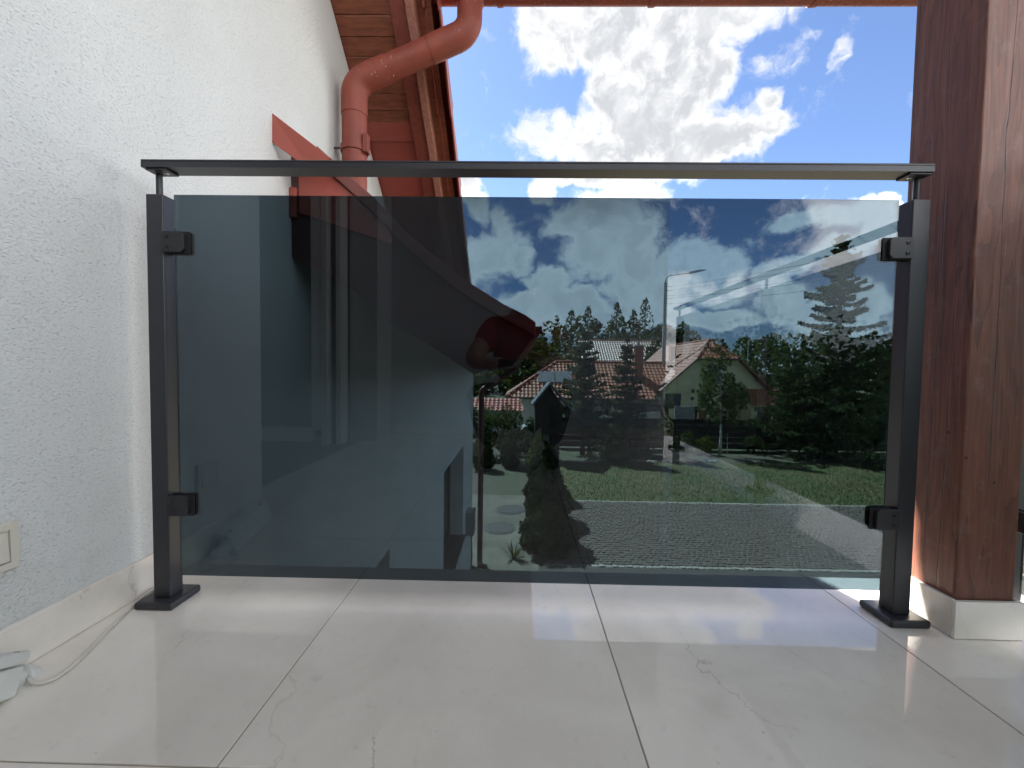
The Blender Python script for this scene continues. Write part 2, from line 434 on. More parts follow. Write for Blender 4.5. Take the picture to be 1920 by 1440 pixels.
# old painted timber of the square post: vertical grain, worn pale streaks, drying cracks
def m_post():
    m = bpy.data.materials.new("post_wood")
    m.use_nodes = True
    nt = m.node_tree
    q = G(nt)
    p = nt.nodes["Principled BSDF"]
    tc = q.n("ShaderNodeTexCoord").outputs["Object"]
    mp = q.n("ShaderNodeMapping")
    q.put(mp.inputs[0], tc)
    mp.inputs["Scale"].default_value = (1.0, 1.0, 0.06)
    gr = q.noise(mp.outputs[0], 150.0, 4.0, 0.6, 0.5)
    mp2 = q.n("ShaderNodeMapping")
    q.put(mp2.inputs[0], tc)
    mp2.inputs["Scale"].default_value = (1.0, 1.0, 0.075)
    figure = q.noise(mp2.outputs[0], 24.0, 2.0, 0.5, 0.6)
    rings = q.math("FRACT", q.math("MULTIPLY", figure, 7.0))
    wear = q.smooth(q.noise(mp2.outputs[0], 17.0, 5.0, 0.65), 0.54, 0.70)
    hi = q.n("ShaderNodeSeparateXYZ")
    q.put(hi.inputs[0], tc)
    wear = q.math("MULTIPLY", wear, q.smooth(hi.outputs[2], 0.5, 1.15, 0.12, 1.0))
    base = q.mix(q.smooth(gr, 0.3, 0.7), (0.20, 0.072, 0.042, 1), (0.135, 0.047, 0.030, 1))
    base = q.mix(q.math("MULTIPLY", q.math("POWER", rings, 2.5), 0.62), base, (0.060, 0.020, 0.013, 1))
    base = q.mix(q.math("MULTIPLY", wear, 0.75), base, (0.24, 0.15, 0.13, 1))
    dust = q.smooth(q.noise(tc, 26.0, 6.0, 0.7), 0.52, 0.75)
    base = q.mix(q.math("MULTIPLY", dust, 0.22), base, (0.30, 0.22, 0.19, 1))
    xy = q.math("ADD", hi.outputs[0], q.math("MULTIPLY", hi.outputs[1], 1.37))
    wv = q.math("ADD", q.math("MULTIPLY", xy, 21.0), q.math("MULTIPLY", q.noise(mp2.outputs[0], 9.0, 5.0, 0.6), 1.6))
    crack = q.smooth(q.math("ABSOLUTE", q.math("SUBTRACT", q.math("FRACT", wv), 0.5)), 0.0, 0.035, 1.0, 0.0)
    crack = q.math("MULTIPLY", crack, q.smooth(q.noise(mp2.outputs[0], 14.0, 3.0), 0.44, 0.54))
    base = q.mix(crack, base, (0.02, 0.01, 0.008, 1))
    knots = q.n("ShaderNodeTexVoronoi")
    q.put(knots.inputs["Vector"], tc)
    knots.inputs["Scale"].default_value = 16.0
    kn = q.smooth(knots.outputs["Distance"], 0.04, 0.075, 1.0, 0.0)
    kn = q.math("MULTIPLY", kn, q.math("GREATER_THAN", q.noise(tc, 9.0, 0.0), 0.58))
    base = q.mix(kn, base, (0.03, 0.012, 0.010, 1))
    sp = q.n("ShaderNodeTexVoronoi")
    q.put(sp.inputs["Vector"], tc)
    sp.inputs["Scale"].default_value = 11.0
    spk = q.math("MULTIPLY", q.smooth(sp.outputs["Distance"], 0.018, 0.030, 1.0, 0.0), q.math("GREATER_THAN", q.noise(tc, 5.0, 0.0), 0.52))
    base = q.mix(spk, base, (0.42, 0.33, 0.28, 1))
    q.put(p.inputs["Base Color"], base)
    p.inputs["Roughness"].default_value = 0.55
    bn = q.n("ShaderNodeBump")
    bn.inputs["Strength"].default_value = 0.4
    bn.inputs["Distance"].default_value = 0.0025
    q.put(bn.inputs["Height"], q.math("SUBTRACT", q.math("ADD", q.math("MULTIPLY", gr, 0.5), q.math("MULTIPLY", rings, 0.4)), q.math("MULTIPLY", crack, 1.5)))
    q.put(p.inputs["Normal"], bn.outputs[0])
    MATS["post_wood"] = m


m_post()


# pipe with lime and bird splashes
def m_splash():
    m = MATS["red_pipe"]
    nt = m.node_tree
    q = G(nt)
    p = nt.nodes["Principled BSDF"]
    old = p.inputs["Base Color"].links[0].from_socket
    tc = q.n("ShaderNodeTexCoord").outputs["Object"]
    mp = q.n("ShaderNodeMapping")
    q.put(mp.inputs[0], tc)
    mp.inputs["Scale"].default_value = (1.0, 1.0, 0.35)
    sp = q.smooth(q.noise(mp.outputs[0], 95.0, 2.0, 0.5), 0.66, 0.72)
    area = q.smooth(q.noise(tc, 5.0, 2.0), 0.42, 0.56)
    zz = q.n("ShaderNodeSeparateXYZ")
    q.put(zz.inputs[0], tc)
    area = q.math("MULTIPLY", area, q.smooth(zz.outputs[2], 1.80, 1.95))
    q.put(p.inputs["Base Color"], q.mix(q.math("MULTIPLY", q.math("MULTIPLY", sp, area), 0.8), old, (0.62, 0.52, 0.45, 1)))


m_splash()


# ------------------------------------------------------------------ mesh helpers
class MB:
    def __init__(s):
        s.v, s.f = [], []

    def add(s, v, f):
        o = len(s.v)
        s.v += [tuple(p) for p in v]
        s.f += [tuple(i + o for i in q) for q in f]
        return s

    def box(s, x0, x1, y0, y1, z0, z1):
        v = [(x0, y0, z0), (x1, y0, z0), (x1, y1, z0), (x0, y1, z0), (x0, y0, z1), (x1, y0, z1), (x1, y1, z1), (x0, y1, z1)]
        return s.add(v, [(0, 3, 2, 1), (4, 5, 6, 7), (0, 1, 5, 4), (1, 2, 6, 5), (2, 3, 7, 6), (3, 0, 4, 7)])

    def prism(s, poly, axis, a, b):
        """poly: 2-d outline (counter-clockwise seen from +axis for 'z'), extruded a..b along axis"""
        def P(p, t):
            return {"x": (t, p[0], p[1]), "y": (p[0], t, p[1]), "z": (p[0], p[1], t)}[axis]
        n = len(poly)
        v = [P(p, a) for p in poly] + [P(p, b) for p in poly]
        f = [tuple(range(n))[::-1], tuple(range(n, 2 * n))]
        f += [(i, (i + 1) % n, n + (i + 1) % n, n + i) for i in range(n)]
        return s.add(v, f)

    def tube(s, pts, r, n=10, cap=True):
        pts = [Vector(p) for p in pts]
        rs = r if isinstance(r, (list, tuple)) else [r] * len(pts)
        v, f = [], []
        ref = None
        for i, p in enumerate(pts):
            a = pts[max(i - 1, 0)]
            b = pts[min(i + 1, len(pts) - 1)]
            t = (b - a).normalized()
            if ref is None:
                ref = Vector((0, 0, 1)) if abs(t.z) < 0.9 else Vector((1, 0, 0))
            x = (ref - t * ref.dot(t)).normalized()
            ref = x
            y = t.cross(x)
            for k in range(n):
                an = 2 * math.pi * k / n
                v.append(p + (x * math.cos(an) + y * math.sin(an)) * rs[i])
        for i in range(len(pts) - 1):
            for k in range(n):
                k2 = (k + 1) % n
                f.append((i * n + k, i * n + k2, (i + 1) * n + k2, (i + 1) * n + k))
        if cap:
            f.append(tuple(range(n))[::-1])
            f.append(tuple(range((len(pts) - 1) * n, len(pts) * n)))
        return s.add(v, f)

    def lathe(s, prof, c, n=20):
        v, f = [], []
        for (r, z) in prof:
            for k in range(n):
                a = 2 * math.pi * k / n
                v.append((c[0] + r * math.cos(a), c[1] + r * math.sin(a), c[2] + z))
        for i in range(len(prof) - 1):
            for k in range(n):
                k2 = (k + 1) % n
                f.append((i * n + k, i * n + k2, (i + 1) * n + k2, (i + 1) * n + k))
        f.append(tuple(range(n))[::-1])
        f.append(tuple(range((len(prof) - 1) * n, len(prof) * n)))
        return s.add(v, f)

    def disc(s, c, nrm, r, h, n=14):
        nrm = Vector(nrm).normalized()
        return s.tube([Vector(c), Vector(c) + nrm * h], r, n)

    def build(s, name, m, parent=None, smooth=False, bevel=0.0, seg=2, sm_angle=None):
        me = bpy.data.meshes.new(name)
        me.from_pydata(s.v, [], s.f)
        me.materials.append(MATS[m])
        me.update()
        if smooth:
            me.polygons.foreach_set("use_smooth", [True] * len(me.polygons))
        o = bpy.data.objects.new(name, me)
        COL.objects.link(o)
        if sm_angle:
            me.set_sharp_from_angle(angle=rad(sm_angle))
        if bevel:
            bv = o.modifiers.new("edge", "BEVEL")
            bv.width = bevel
            bv.segments = seg
            bv.limit_method = "ANGLE"
            bv.angle_limit = rad(40)
        if parent is not None:
            adopt(o, parent)
        return o


ROOT_LOC = {}


def adopt(o, parent):
    o.parent = parent
    o.matrix_parent_inverse = Matrix.Translation(-Vector(ROOT_LOC.get(parent.name, (0, 0, 0))))


def thing(name, label, cat, loc=(0, 0, 0), group=None):
    o = bpy.data.objects.new(name, None)
    o.empty_display_size = 0.2
    COL.objects.link(o)
    o.location = loc
    ROOT_LOC[o.name] = loc
    return tag(o, label, cat, group)


def tag(o, label=None, cat=None, group=None, kind=None):
    if label:
        o["label"] = label
    if cat:
        o["category"] = cat
    if group:
        o["group"] = group
    if kind:
        o["kind"] = kind
    return o


def again(o, parent, name=None):
    """another part with the same mesh data"""
    c = o.copy()
    if name:
        c.name = name
    COL.objects.link(c)
    if parent is not None:
        adopt(c, parent)
    return c


def cards(cent, size, nrm=None, aspect=1.0, tri=False, tilt=1.0):
    """many small leaf faces: centres (N,3), size (N,) -> verts, faces"""
    cent = np.asarray(cent, float)
    N = len(cent)
    size = np.broadcast_to(np.asarray(size, float), (N,))
    a = rng.normal(size=(N, 3))
    if nrm is not None:
        a = np.asarray(nrm) + a * tilt
    a /= np.linalg.norm(a, axis=1)[:, None]
    b = rng.normal(size=(N, 3))
    u = np.cross(a, b)
    u /= np.linalg.norm(u, axis=1)[:, None]
    w = np.cross(a, u)
    u = u * size[:, None] * 0.5
    w = w * size[:, None] * 0.5 * aspect
    if tri:
        v = np.stack([cent - u - w, cent + u - w, cent + w * 1.6], 1).reshape(-1, 3)
        f = np.arange(3 * N).reshape(-1, 3)
    else:
        v = np.stack([cent - w, cent + u, cent + w, cent - u], 1).reshape(-1, 3)
        f = np.arange(4 * N).reshape(-1, 4)
    return v, f


def mesh_np(name, v, f, m, parent=None, smooth=False):
    me = bpy.data.meshes.new(name)
    me.from_pydata([tuple(x) for x in v], [], [tuple(x) for x in f])
    me.materials.append(MATS[m])
    if smooth:
        me.polygons.foreach_set("use_smooth", [True] * len(me.polygons))
    o = bpy.data.objects.new(name, me)
    COL.objects.link(o)
    if parent is not None:
        adopt(o, parent)
    return o


# ================================================================== BALCONY AND OUR HOUSE
XW = -0.903        # face of the house wall
GZ = -3.45         # garden level below the balcony floor

# ---- ground
gm = MB()
gm.add([(-400, -120, GZ - 0.02), (400, -120, GZ - 0.02), (400, 600, GZ - 0.02), (-400, 600, GZ - 0.02)], [(0, 1, 2, 3)])
tag(gm.build("ground", "earth"), kind="structure")

# ---- balcony floor: slab, grout bed and each tile
floor = thing("balcony_floor", None, None, (0, -1.1, 0))
tag(floor, kind="structure")
MB().box(-0.90, 1.285, -2.6, 0.178, -0.24, -0.010).build("slab", "slab_side", floor)
MB().box(-0.90, 1.283, -2.6, 0.176, -0.0098, -0.0016).build("grout_bed", "grout", floor)
xs = [-0.899, -0.4103, 0.1897, 0.7897, 1.285]
ys = [-2.6, -1.596, -0.396, 0.180]
for i in range(4):
    for j in range(3):
        x0, x1 = xs[i] + (0.0013 if i else 0), xs[i + 1] - (0.0013 if i < 3 else 0)
        y0, y1 = ys[j] + (0.0013 if j else 0), ys[j + 1] - (0.0013 if j < 2 else 0)
        dz = random.uniform(-0.0003, 0.0003)
        MB().box(x0, x1, y0, y1, -0.0095, dz).build("floor_tile", "floor_tile", floor, bevel=0.0006, seg=1)

# ---- the house
house = thing("house", "white rendered house wall beside the balcony with red brown roof edges", "house", (XW, 0, GZ))


def soff(y):                     # underside of the upper verge over the wall
    return 2.259 - 0.797 * (y - 1.049)


wm = MB()
WIN = [(0.25, 1.95), (4.10, 5.90)]
ZL, ZS = -0.74, -2.30
XB = XW - 0.34
ycuts = [-0.525, 0.25, 1.95, 4.10, 5.90, 7.29]
for k in range(5):
    y0, y1 = ycuts[k], ycuts[k + 1]
    if (y0, y1) in WIN:
        wm.box(XB, XW, y0, y1, GZ, ZS)
        wm.box(XB, XW, y0, y1, ZL, -0.30)
    else:
        wm.box(XB, XW, y0, y1, GZ, -0.30)
wm.prism([(-0.525, -0.30), (7.29, -0.30), (7.29, 0.62), (3.0, 0.9), (2.4, 1.17), (-0.525, soff(-0.525) - 0.003)], "x", XB, XW)
wall = wm.build("wall", "white_render", house)
for (y0, y1) in WIN:
    fr = MB()
    xf0, xf1 = XW - 0.27, XW - 0.21
    fr.box(xf0, xf1, y0 + .002, y0 + 0.08, ZS + 0.05, ZL - .002).box(xf0, xf1, y1 - 0.08, y1 - .002, ZS + 0.05, ZL - .002)
    fr.box(xf0, xf1, y0 + 0.08, y1 - 0.08, ZL - 0.08, ZL - .002).box(xf0, xf1, y0 + 0.08, y1 - 0.08, ZS + 0.05, ZS + 0.13)
    fr.box(xf0 + .01, xf1 - .005, (y0 + y1) / 2 - 0.04, (y0 + y1) / 2 + 0.04, ZS + 0.13, ZL - 0.08)
    win = fr.build("window", "dark_frame", house, bevel=0.004)
    MB().box(xf0 + 0.02, xf0 + 0.035, y0 + 0.07, y1 - 0.07, ZS + 0.12, ZL - 0.07).build("pane", "window_glass", win)
    MB().box(XW - 0.21, XW + 0.05, y0 - 0.03, y1 + 0.03, ZS + 0.002, ZS + 0.045).build("sill", "dark_sill", win, bevel=0.004)
    MB().box(XB + 0.01, XB + 0.03, y0 + .01, y1 - .01, ZS + .01, ZL - .01).build("dark_room_sheet", "room_dark", win)  # dark sheet put in for the unlit room behind the pane

# skirting tiles along the wall
for (y0, y1) in [(-0.52, -0.396), (-0.393, 0.178)]:
    MB().box(XW + 0.0005, XW + 0.0105, y0, y1, 0.0008, 0.087).build("skirting_tile", "skirting_tile", house, bevel=0.001, seg=1)

# recess behind the camera with the balcony door, the stepped wall and the back wall (seen mirrored in the glass)
bw = MB()
bw.box(-1.245, -1.045, -2.60, -2.13, 0.0, 2.25)
bw.box(-1.045, 1.185, -2.60, -2.47, 0.0, 2.25)
bw.box(-2.6, -1.245, -2.60, -2.20, -0.24, 2.25)
bw.build("back_wall", "white_render", house)
rc = MB()
rc.box(-2.75, -2.60, -2.60, -0.2, -0.24, 4.2)
rc.box(-2.60, XB - .003, -0.525, -0.2, -0.24, 3.4)
rc.build("recess_wall", "white_render", house)
MB().box(-2.6, -1.168, -2.2, -0.526, -0.2, -0.004).build("threshold_floor", "threshold", house)
MB().box(-1.166, -0.902, -2.13, -0.526, -0.2, 0.0).box(-1.044, -0.9015, -2.469, -2.1305, -0.2, 0.0).build("threshold_strip", "skirting_tile", house)
for (a, b, y0, y1) in [(-1.243, -1.047, -2.13, -2.12), (-1.045, 1.185, -2.47, -2.46)]:
    MB().box(a, b, y0, y1, 0.001, 0.085).build("skirting_tile", "skirting_tile", house)
door = MB()
yd0, yd1 = -2.0, -1.94
door.box(-1.44, -1.37, yd0, yd1, 0.10, 2.15).box(-2.58, -2.48, yd0, yd1, 0.10, 2.15)
door.box(-2.48, -1.44, yd0, yd1, 0.02, 0.12).box(-2.48, -1.44, yd0, yd1, 2.05, 2.15)
door = door.build("balcony_door", "white_frame", house, bevel=0.006)
MB().box(-2.47, -1.45, -1.98, -1.965, 0.13, 2.04).build("pane", "window_glass", door)
MB().box(-2.58, -1.37, -2.19, -2.18, 0.02, 2.2).build("dark_room_sheet", "room_dark", door)  # dark sheet in place of the unlit interior
jm = MB()
jm.box(-1.365, -1.325, -2.02, -1.93, 0.0, 2.2)
jm.box(-1.285, -1.25, -2.10, -1.98, 0.0, 2.2)
jm.build("door_frame", "white_frame", house, bevel=0.004)
MB().box(-1.322, -1.288, -2.08, -2.0, 0.0, 2.2).build("shutter_rail", "dark_frame", house)

# upper verge: short soffit planks, batten, sheet panel, trim board, barge board painted in its lit tone, verge tiles
pl = None
y = 0.52
while y < 1.45:
    m = MB()
    y1 = y + 0.0635
    x0, x1 = XW - 0.30, -0.608
    w = random.uniform(-.0015, .0015)
    z0, z1 = soff(y + .0018) + w, soff(y1 - .0018) + w
    m.add([(x0, y + .0018, z0), (x1, y + .0018, z0), (x1, y1 - .0018, z1), (x0, y1 - .0018, z1),
           (x0, y + .0018, z0 + .02), (x1, y + .0018, z0 + .02), (x1, y1 - .0018, z1 + .02), (x0, y1 - .0018, z1 + .02)],
          [(0, 3, 2, 1), (4, 5, 6, 7), (0, 1, 5, 4), (1, 2, 6, 5), (2, 3, 7, 6), (3, 0, 4, 7)])
    m.build("soffit_plank", "soffit_wood", house, bevel=0.003)
    y = y1


def slope_box(m, x0, x1, y0, y1, lo, hi):
    """box lying along the verge slope; lo/hi measured vertically from the soffit plane"""
    v = []
    for dz in (lo, hi):
        for (x, yy) in ((x0, y0), (x1, y0), (x1, y1), (x0, y1)):
            v.append((x, yy, soff(yy) + dz))
    m.add(v, [(0, 3, 2, 1), (4, 5, 6, 7), (0, 1, 5, 4), (1, 2, 6, 5), (2, 3, 7, 6), (3, 0, 4, 7)])
    return m


slope_box(MB(), XW - .3, -0.608, 1.455, 1.53, -0.004, 0.03).build("batten", "red_sheet", house, bevel=0.003)
slope_box(MB(), XW - .3, -0.60, 1.53, 2.7, 0.014, 0.03).build("verge_panel", "red_sheet", house)
slope_box(MB(), XW - 2.4, -0.44, -1.6, 2.75, 0.032, 0.10).build("roof_deck", "soffit_wood", house)
slope_box(MB(), -0.628, -0.553, -1.6, 2.62, -0.028, 0.028).build("trim_board", "barge_wood", house, bevel=0.003)
slope_box(MB(), -0.551, -0.510, -1.6, 2.65, -0.052, 0.115).build("barge_board", "lit_barge_wood", house, bevel=0.004)
sun_block = MB().box(-0.98, -0.47, -1.42, -0.72, 3.6, 5.15).build("chimney", "brick_red", house)  # unseen chimney added to keep direct sun off the mirrored back wall
MB().box(-1.03, -0.42, -1.47, -0.67, 5.152, 5.22).build("cap", "pole_concrete", sun_block)
# the far slope of the same roof behind the ridge
bs = MB()
zr = soff(-1.6)
bs.prism([(-1.6, zr + .032), (-1.6, zr + .10), (-3.3, zr + .10 - 1.355), (-3.3, zr + .032 - 1.355)], "x", XW - 2.4, -0.44)
bs.build("roof_deck", "soffit_wood", house)
# verge tiles: curved cover with a drooping outer flank, one by one
for k in range(7):
    y0 = 0.02 + k * 0.352
    y1 = y0 + 0.405
    m = MB()
    prof = [(-0.475, 0.02), (-0.470, 0.085), (-0.455, 0.135), (-0.43, 0.155), (-0.408, 0.135), (-0.398, 0.085), (-0.392, -0.02)]
    inner = [(-0.400, -0.02), (-0.407, 0.085), (-0.415, 0.128), (-0.43, 0.145), (-0.448, 0.128), (-0.461, 0.085), (-0.466, 0.02)]
    ring = prof + inner
    n = len(ring)
    v = []
    for yy, lift, grow in ((y0, -0.006, 0.96), (y1, 0.012, 1.06)):
        for (x, z) in ring:
            v.append((-0.433 + (x + 0.433) * grow, yy - max(0, -(z - 0.08)) * 0.9 * (1 if yy == y1 else 0), soff(yy) + 0.02 + z * grow + lift))
    f = [tuple(range(n))[::-1], tuple(range(n, 2 * n))] + [(i, (i + 1) % n, n + (i + 1) % n, n + i) for i in range(n)]
    m.add(v, f)
    m.build("verge_tile", "red_sheet", house, smooth=True, sm_angle=40)

# main roof below: thick bell-cast slope with its cut verge towards the balcony
top = [(-1.25, 1.80), (-0.954, 1.536), (-0.765, 1.372), (-0.572, 1.203), (-0.447, 1.074), (-0.364, 1.002), (-0.26, 0.921), (-0.197, 0.878),
       (-0.062, 0.796), (0.022, 0.756), (0.062, 0.728)]
bot = [(0.066, 0.690), (-0.027, 0.565), (-0.184, 0.533), (-0.299, 0.605), (-0.383, 0.66), (-0.488, 0.708), (-0.572, 0.782), (-0.676, 0.869),
       (-0.781, 0.924), (-0.844, 0.95), (-0.899, 0.98), (-1.25, 1.2)]
poly = [(x, z - 0.012) for x, z in top] + bot
MB().prism(poly[::-1], "y", 0.70, 7.9).build("lower_roof", "dimmed_cheek", house)
tc_ = [(-0.79, 1.394)] + top[2:]
cap = [(x, z + 0.006) for x, z in tc_] + [(x, z - 0.052) for x, z in tc_[::-1]]
MB().prism(cap[::-1], "y", 0.672, 0.698).build("verge_cap", "cap_sheet", house, bevel=0.004)
# step flashing let into the render
fl = MB()
fl.add([(XW - .004, 0.577, 1.466), (XW - .004, 0.575, 1.361), (-0.775, 0.60, 1.27), (-0.70, 0.60, 1.315),
        (XW - .004, 0.590, 1.468), (XW - .004, 0.588, 1.363), (-0.775, 0.612, 1.272), (-0.70, 0.612, 1.317)],
       [(0, 1, 2, 3), (7, 6, 5, 4), (0, 4, 5, 1), (1, 5, 6, 2), (2, 6, 7, 3), (3, 7, 4, 0)])
fl.build("flashing", "red_sheet", house, bevel=0.002)
MB().box(XW + .001, XW + 0.030, 0.68, 0.699, 1.13, 1.245).build("flashing_end", "red_sheet", house, bevel=0.003)
MB().prism([(-0.868, 1.15), (-0.50, 1.03), (-0.50, 1.06), (-0.60, 1.17), (-0.765, 1.318), (-0.868, 1.29)], "y", 0.688, 0.699).build("apron_sheet", "red_sheet", house, bevel=0.002)
# gutter of the main roof eave
gp = []
for k in range(13):
    a = math.pi + math.pi * k / 12
    gp.append((0.040 + 0.050 * math.cos(a), 0.722 + 0.050 * math.sin(a)))
gi = []
MB().prism(gp + gi, "y", 0.71, 7.85).build("eave_gutter", "red_pipe", house, smooth=True, sm_angle=40)

# ---- porch roof with its gutter; unseen part cut short to let daylight in
porch = thing("porch_roof", "timber porch roof with red brown gutter running above the railing", "roof", (0.4, 1.1, 2.3))
GY = 1.10
gp = []
for k in range(15):
    a = math.pi + math.pi * k / 14
    gp.append((GY + 0.066 * math.cos(a), 2.356 + 0.066 * math.sin(a)))
gi = [(GY + (x - GY) * 0.94, 2.356 + (z - 2.356) * 0.94) for x, z in gp[::-1]]
MB().prism(gp + gi, "x", -0.50, 1.98).build("gutter", "red_pipe", porch, smooth=True, sm_angle=40)
for x in (-0.13, 0.595, 1.36):
    bp = [(GY + 0.0705 * math.cos(math.pi + math.pi * k / 14), 2.356 + 0.0705 * math.sin(math.pi + math.pi * k / 14)) for k in range(15)]
    bi = [(GY + (a - GY) * 0.94, 2.356 + (b - 2.356) * 0.94) for a, b in bp[::-1]]
    MB().prism(bp + bi, "x", x, x + 0.028).build("gutter_bracket", "red_pipe", porch)
for k in range(28):
    x0 = -0.42 + k * 0.085
    m = MB()
    v = []
    for dz in (0.0, 0.02):
        for (x, yy) in ((x0, 1.04), (x0 + 0.081, 1.04), (x0 + 0.081, 0.30), (x0, 0.30)):
            v.append((x, yy, 2.43 + (1.04 - yy) * 0.22 + dz))
    m.add(v, [(0, 1, 2, 3), (7, 6, 5, 4), (4, 5, 1, 0), (5, 6, 2, 1), (6, 7, 3, 2), (7, 4, 0, 3)])
    m.build("ceiling_plank", "bounce_board", porch)  # unseen ceiling painted white to bounce light onto floor and wall
MB().add([(-0.43, 1.05, 2.46), (1.95, 1.05, 2.46), (1.95, 0.28, 2.63), (-0.43, 0.28, 2.63),
          (-0.43, 1.05, 2.52), (1.95, 1.05, 2.52), (1.95, 0.28, 2.69), (-0.43, 0.28, 2.69)],
         [(0, 1, 2, 3), (7, 6, 5, 4), (4, 5, 1, 0), (5, 6, 2, 1), (6, 7, 3, 2), (7, 4, 0, 3)]).build("roof_deck", "roof_red", porch)

MB().box(-0.45, 1.95, 1.042, 1.072, 2.30, 2.50).build("light_stop_board", "barge_wood", porch)  # board added behind the gutter to stop sunlight leaking under the deck

# ---- downpipe from the porch gutter to the lower roof
dp = thing("downpipe", "red brown downpipe with two swan-neck bends splashed white, against the wall under the roof", "downpipe", (-0.812, 1.1, 1.2))


def arc(p0, p1, p2, r, n=7):
    """round the corner p1 between p0 and p2"""
    p0, p1, p2 = Vector(p0), Vector(p1), Vector(p2)
    a, b = (p0 - p1).normalized(), (p2 - p1).normalized()
    th = math.acos(max(-1, min(1, a.dot(b)))) / 2
    d = r / math.tan(th)
    A, B = p1 + a * d, p1 + b * d
    cdir = (a + b).normalized()
    Cn = p1 + cdir * (r / math.sin(th))
    out = []
    va, vb = A - Cn, B - Cn
    tot = va.angle(vb)
    for k in range(n + 1):
        t = k / n
        out.append(Cn + (va * math.sin((1 - t) * tot) + vb * math.sin(t * tot)) / math.sin(tot))
    return out


PX, PR = -0.812, 0.060
pts = [(-0.259, 1.10, 2.32)] + [tuple(p) for p in arc((-0.259, 1.10, 2.32), (-0.259, 1.10, 2.152), (PX, 1.10, 1.915), 0.10)]
upper = pts + [(-0.45, 1.10, 2.070)]
MB().tube(upper, PR, 24).build("elbow", "red_pipe", dp, smooth=True, sm_angle=50)
MB().tube([(-0.44, 1.10, 2.0745), (-0.66, 1.10, 1.980)], PR - 0.003, 24).build("slanted_pipe", "red_pipe", dp, smooth=True, sm_angle=50)
low = [(-0.645, 1.10, 1.9866)] + [tuple(p) for p in arc((-0.645, 1.10, 1.9866), (PX, 1.10, 1.915), (PX, 1.10, 1.60), 0.095)] + [(PX, 1.10, 1.76)]
MB().tube(low, PR + 0.001, 24).build("elbow", "red_pipe", dp, smooth=True, sm_angle=50)
tail = [(PX, 1.10, 1.80), (PX, 1.10, 1.40)] + [tuple(p) for p in arc((PX, 1.10, 1.40), (PX, 1.10, 1.29), (-0.66, 1.10, 1.12), 0.12)] + [(-0.70, 1.10, 1.163)]
MB().tube(tail, PR - 0.002, 24).build("standing_pipe", "red_pipe", dp, smooth=True, sm_angle=50)
br = MB()
br.tube([(PX, 1.10, 1.585), (PX, 1.10, 1.613)], PR + 0.004, 24)
br.box(PX + 0.055, PX + 0.075, 1.06, 1.10, 1.575, 1.66)
br.tube([(PX - 0.055, 1.08, 1.60), (XW - 0.01, 1.08, 1.60)], 0.005, 8)
br.build("clip", "red_pipe", dp)
MB().tube([(PX - 0.05, 1.08, 1.60), (XW - 0.01, 1.08, 1.60)], 0.0055, 8).build("wall_screw", "iron", dp)
MB().lathe([(0.075, 0), (0.068, -0.03), (0.058, -0.05)], (-0.259, 1.10, 2.318), 24).build("outlet", "red_pipe", dp, smooth=True, sm_angle=50)

# ---- square timber post on a tiled plinth
tp = thing("timber_post", "square red brown timber post with worn grain standing on a cream tiled plinth", "post", (0.99, 0.01, 0))
MB().box(0.928, 1.052, -0.066, 0.092, 0.078, 2.62).build("beam", "post_wood", tp, bevel=0.004, seg=3)
x0, x1, y0, y1 = 0.921, 1.064, -0.076, 0.102
for (a, b, c, d) in [(x0, x1, y0, y0 + 0.008), (x0, x0 + 0.008, y0 + 0.0088, y1 - 0.0088), (x1 - 0.008, x1, y0 + 0.0088, y1 - 0.0088), (x0, x1, y1 - 0.008, y1)]:
    MB().box(a, b, c, d, 0.0008, 0.081).build("plinth_tile", "skirting_tile", tp, bevel=0.0008, seg=1)
MB().box(x0 + 0.008, x1 - 0.008, y0 + 0.008, y1 - 0.008, 0.001, 0.0785).build("plinth_core", "grout", tp)

# ---- railings
GLY = -0.010


def clamp(root, cx, cz, sgn, tr):
    """glass clamp: sgn +1 reaches towards +x from the post"""
    w, h = 0.050, 0.046
    a, b = (cx, cx + sgn * w) if sgn > 0 else (cx - w, cx)
    m = MB()
    hz = h / 2
    ch = 0.007
    for (f0, f1) in ((-0.026, -0.0155), (-0.0045, 0.008)):
        if sgn > 0:
            out = [(a, cz - hz), (b - ch, cz - hz), (b, cz - hz + ch), (b, cz + hz - ch), (b - ch, cz + hz), (a, cz + hz)]
        else:
            out = [(b, cz + hz), (a + ch, cz + hz), (a, cz + hz - ch), (a, cz - hz + ch), (a + ch, cz - hz), (b, cz - hz)]
        m.prism(out[::-1], "y", f0, f1)
    m.box(min(cx, cx + sgn * 0.018), max(cx, cx + sgn * 0.018), -0.0152, -0.0048, cz - hz + .003, cz + hz - .003)
    m.v = [tr(p) for p in m.v]
    cl = m.build("clamp", "black_plastic", root, bevel=0.0015)
    m = MB()
    e0, e1 = sorted((cx + sgn * 0.019, cx + sgn * 0.058))
    m.box(e0, e1, -0.0165, -0.0143, cz - hz - .001, cz + hz + .001).box(e0, e1, -0.0057, -0.0043, cz - hz - .001, cz + hz + .001)
    m.v = [tr(p) for p in m.v]
    m.build("rubber_pad", "rubber", cl)
    for dz in (0.011, -0.011):
        m = MB()
        m.lathe([(0.0045, 0), (0.0045, 0.0012), (0.0030, 0.0018), (0.0022, 0.0018), (0.0022, 0.0004)], (0, 0, 0), 12)
        m.v = [tr((cx + sgn * 0.012 + p[0], -0.026 - p[2], cz + dz + p[1])) for p in m.v]
        m.build("screw", "steel_screw", cl)


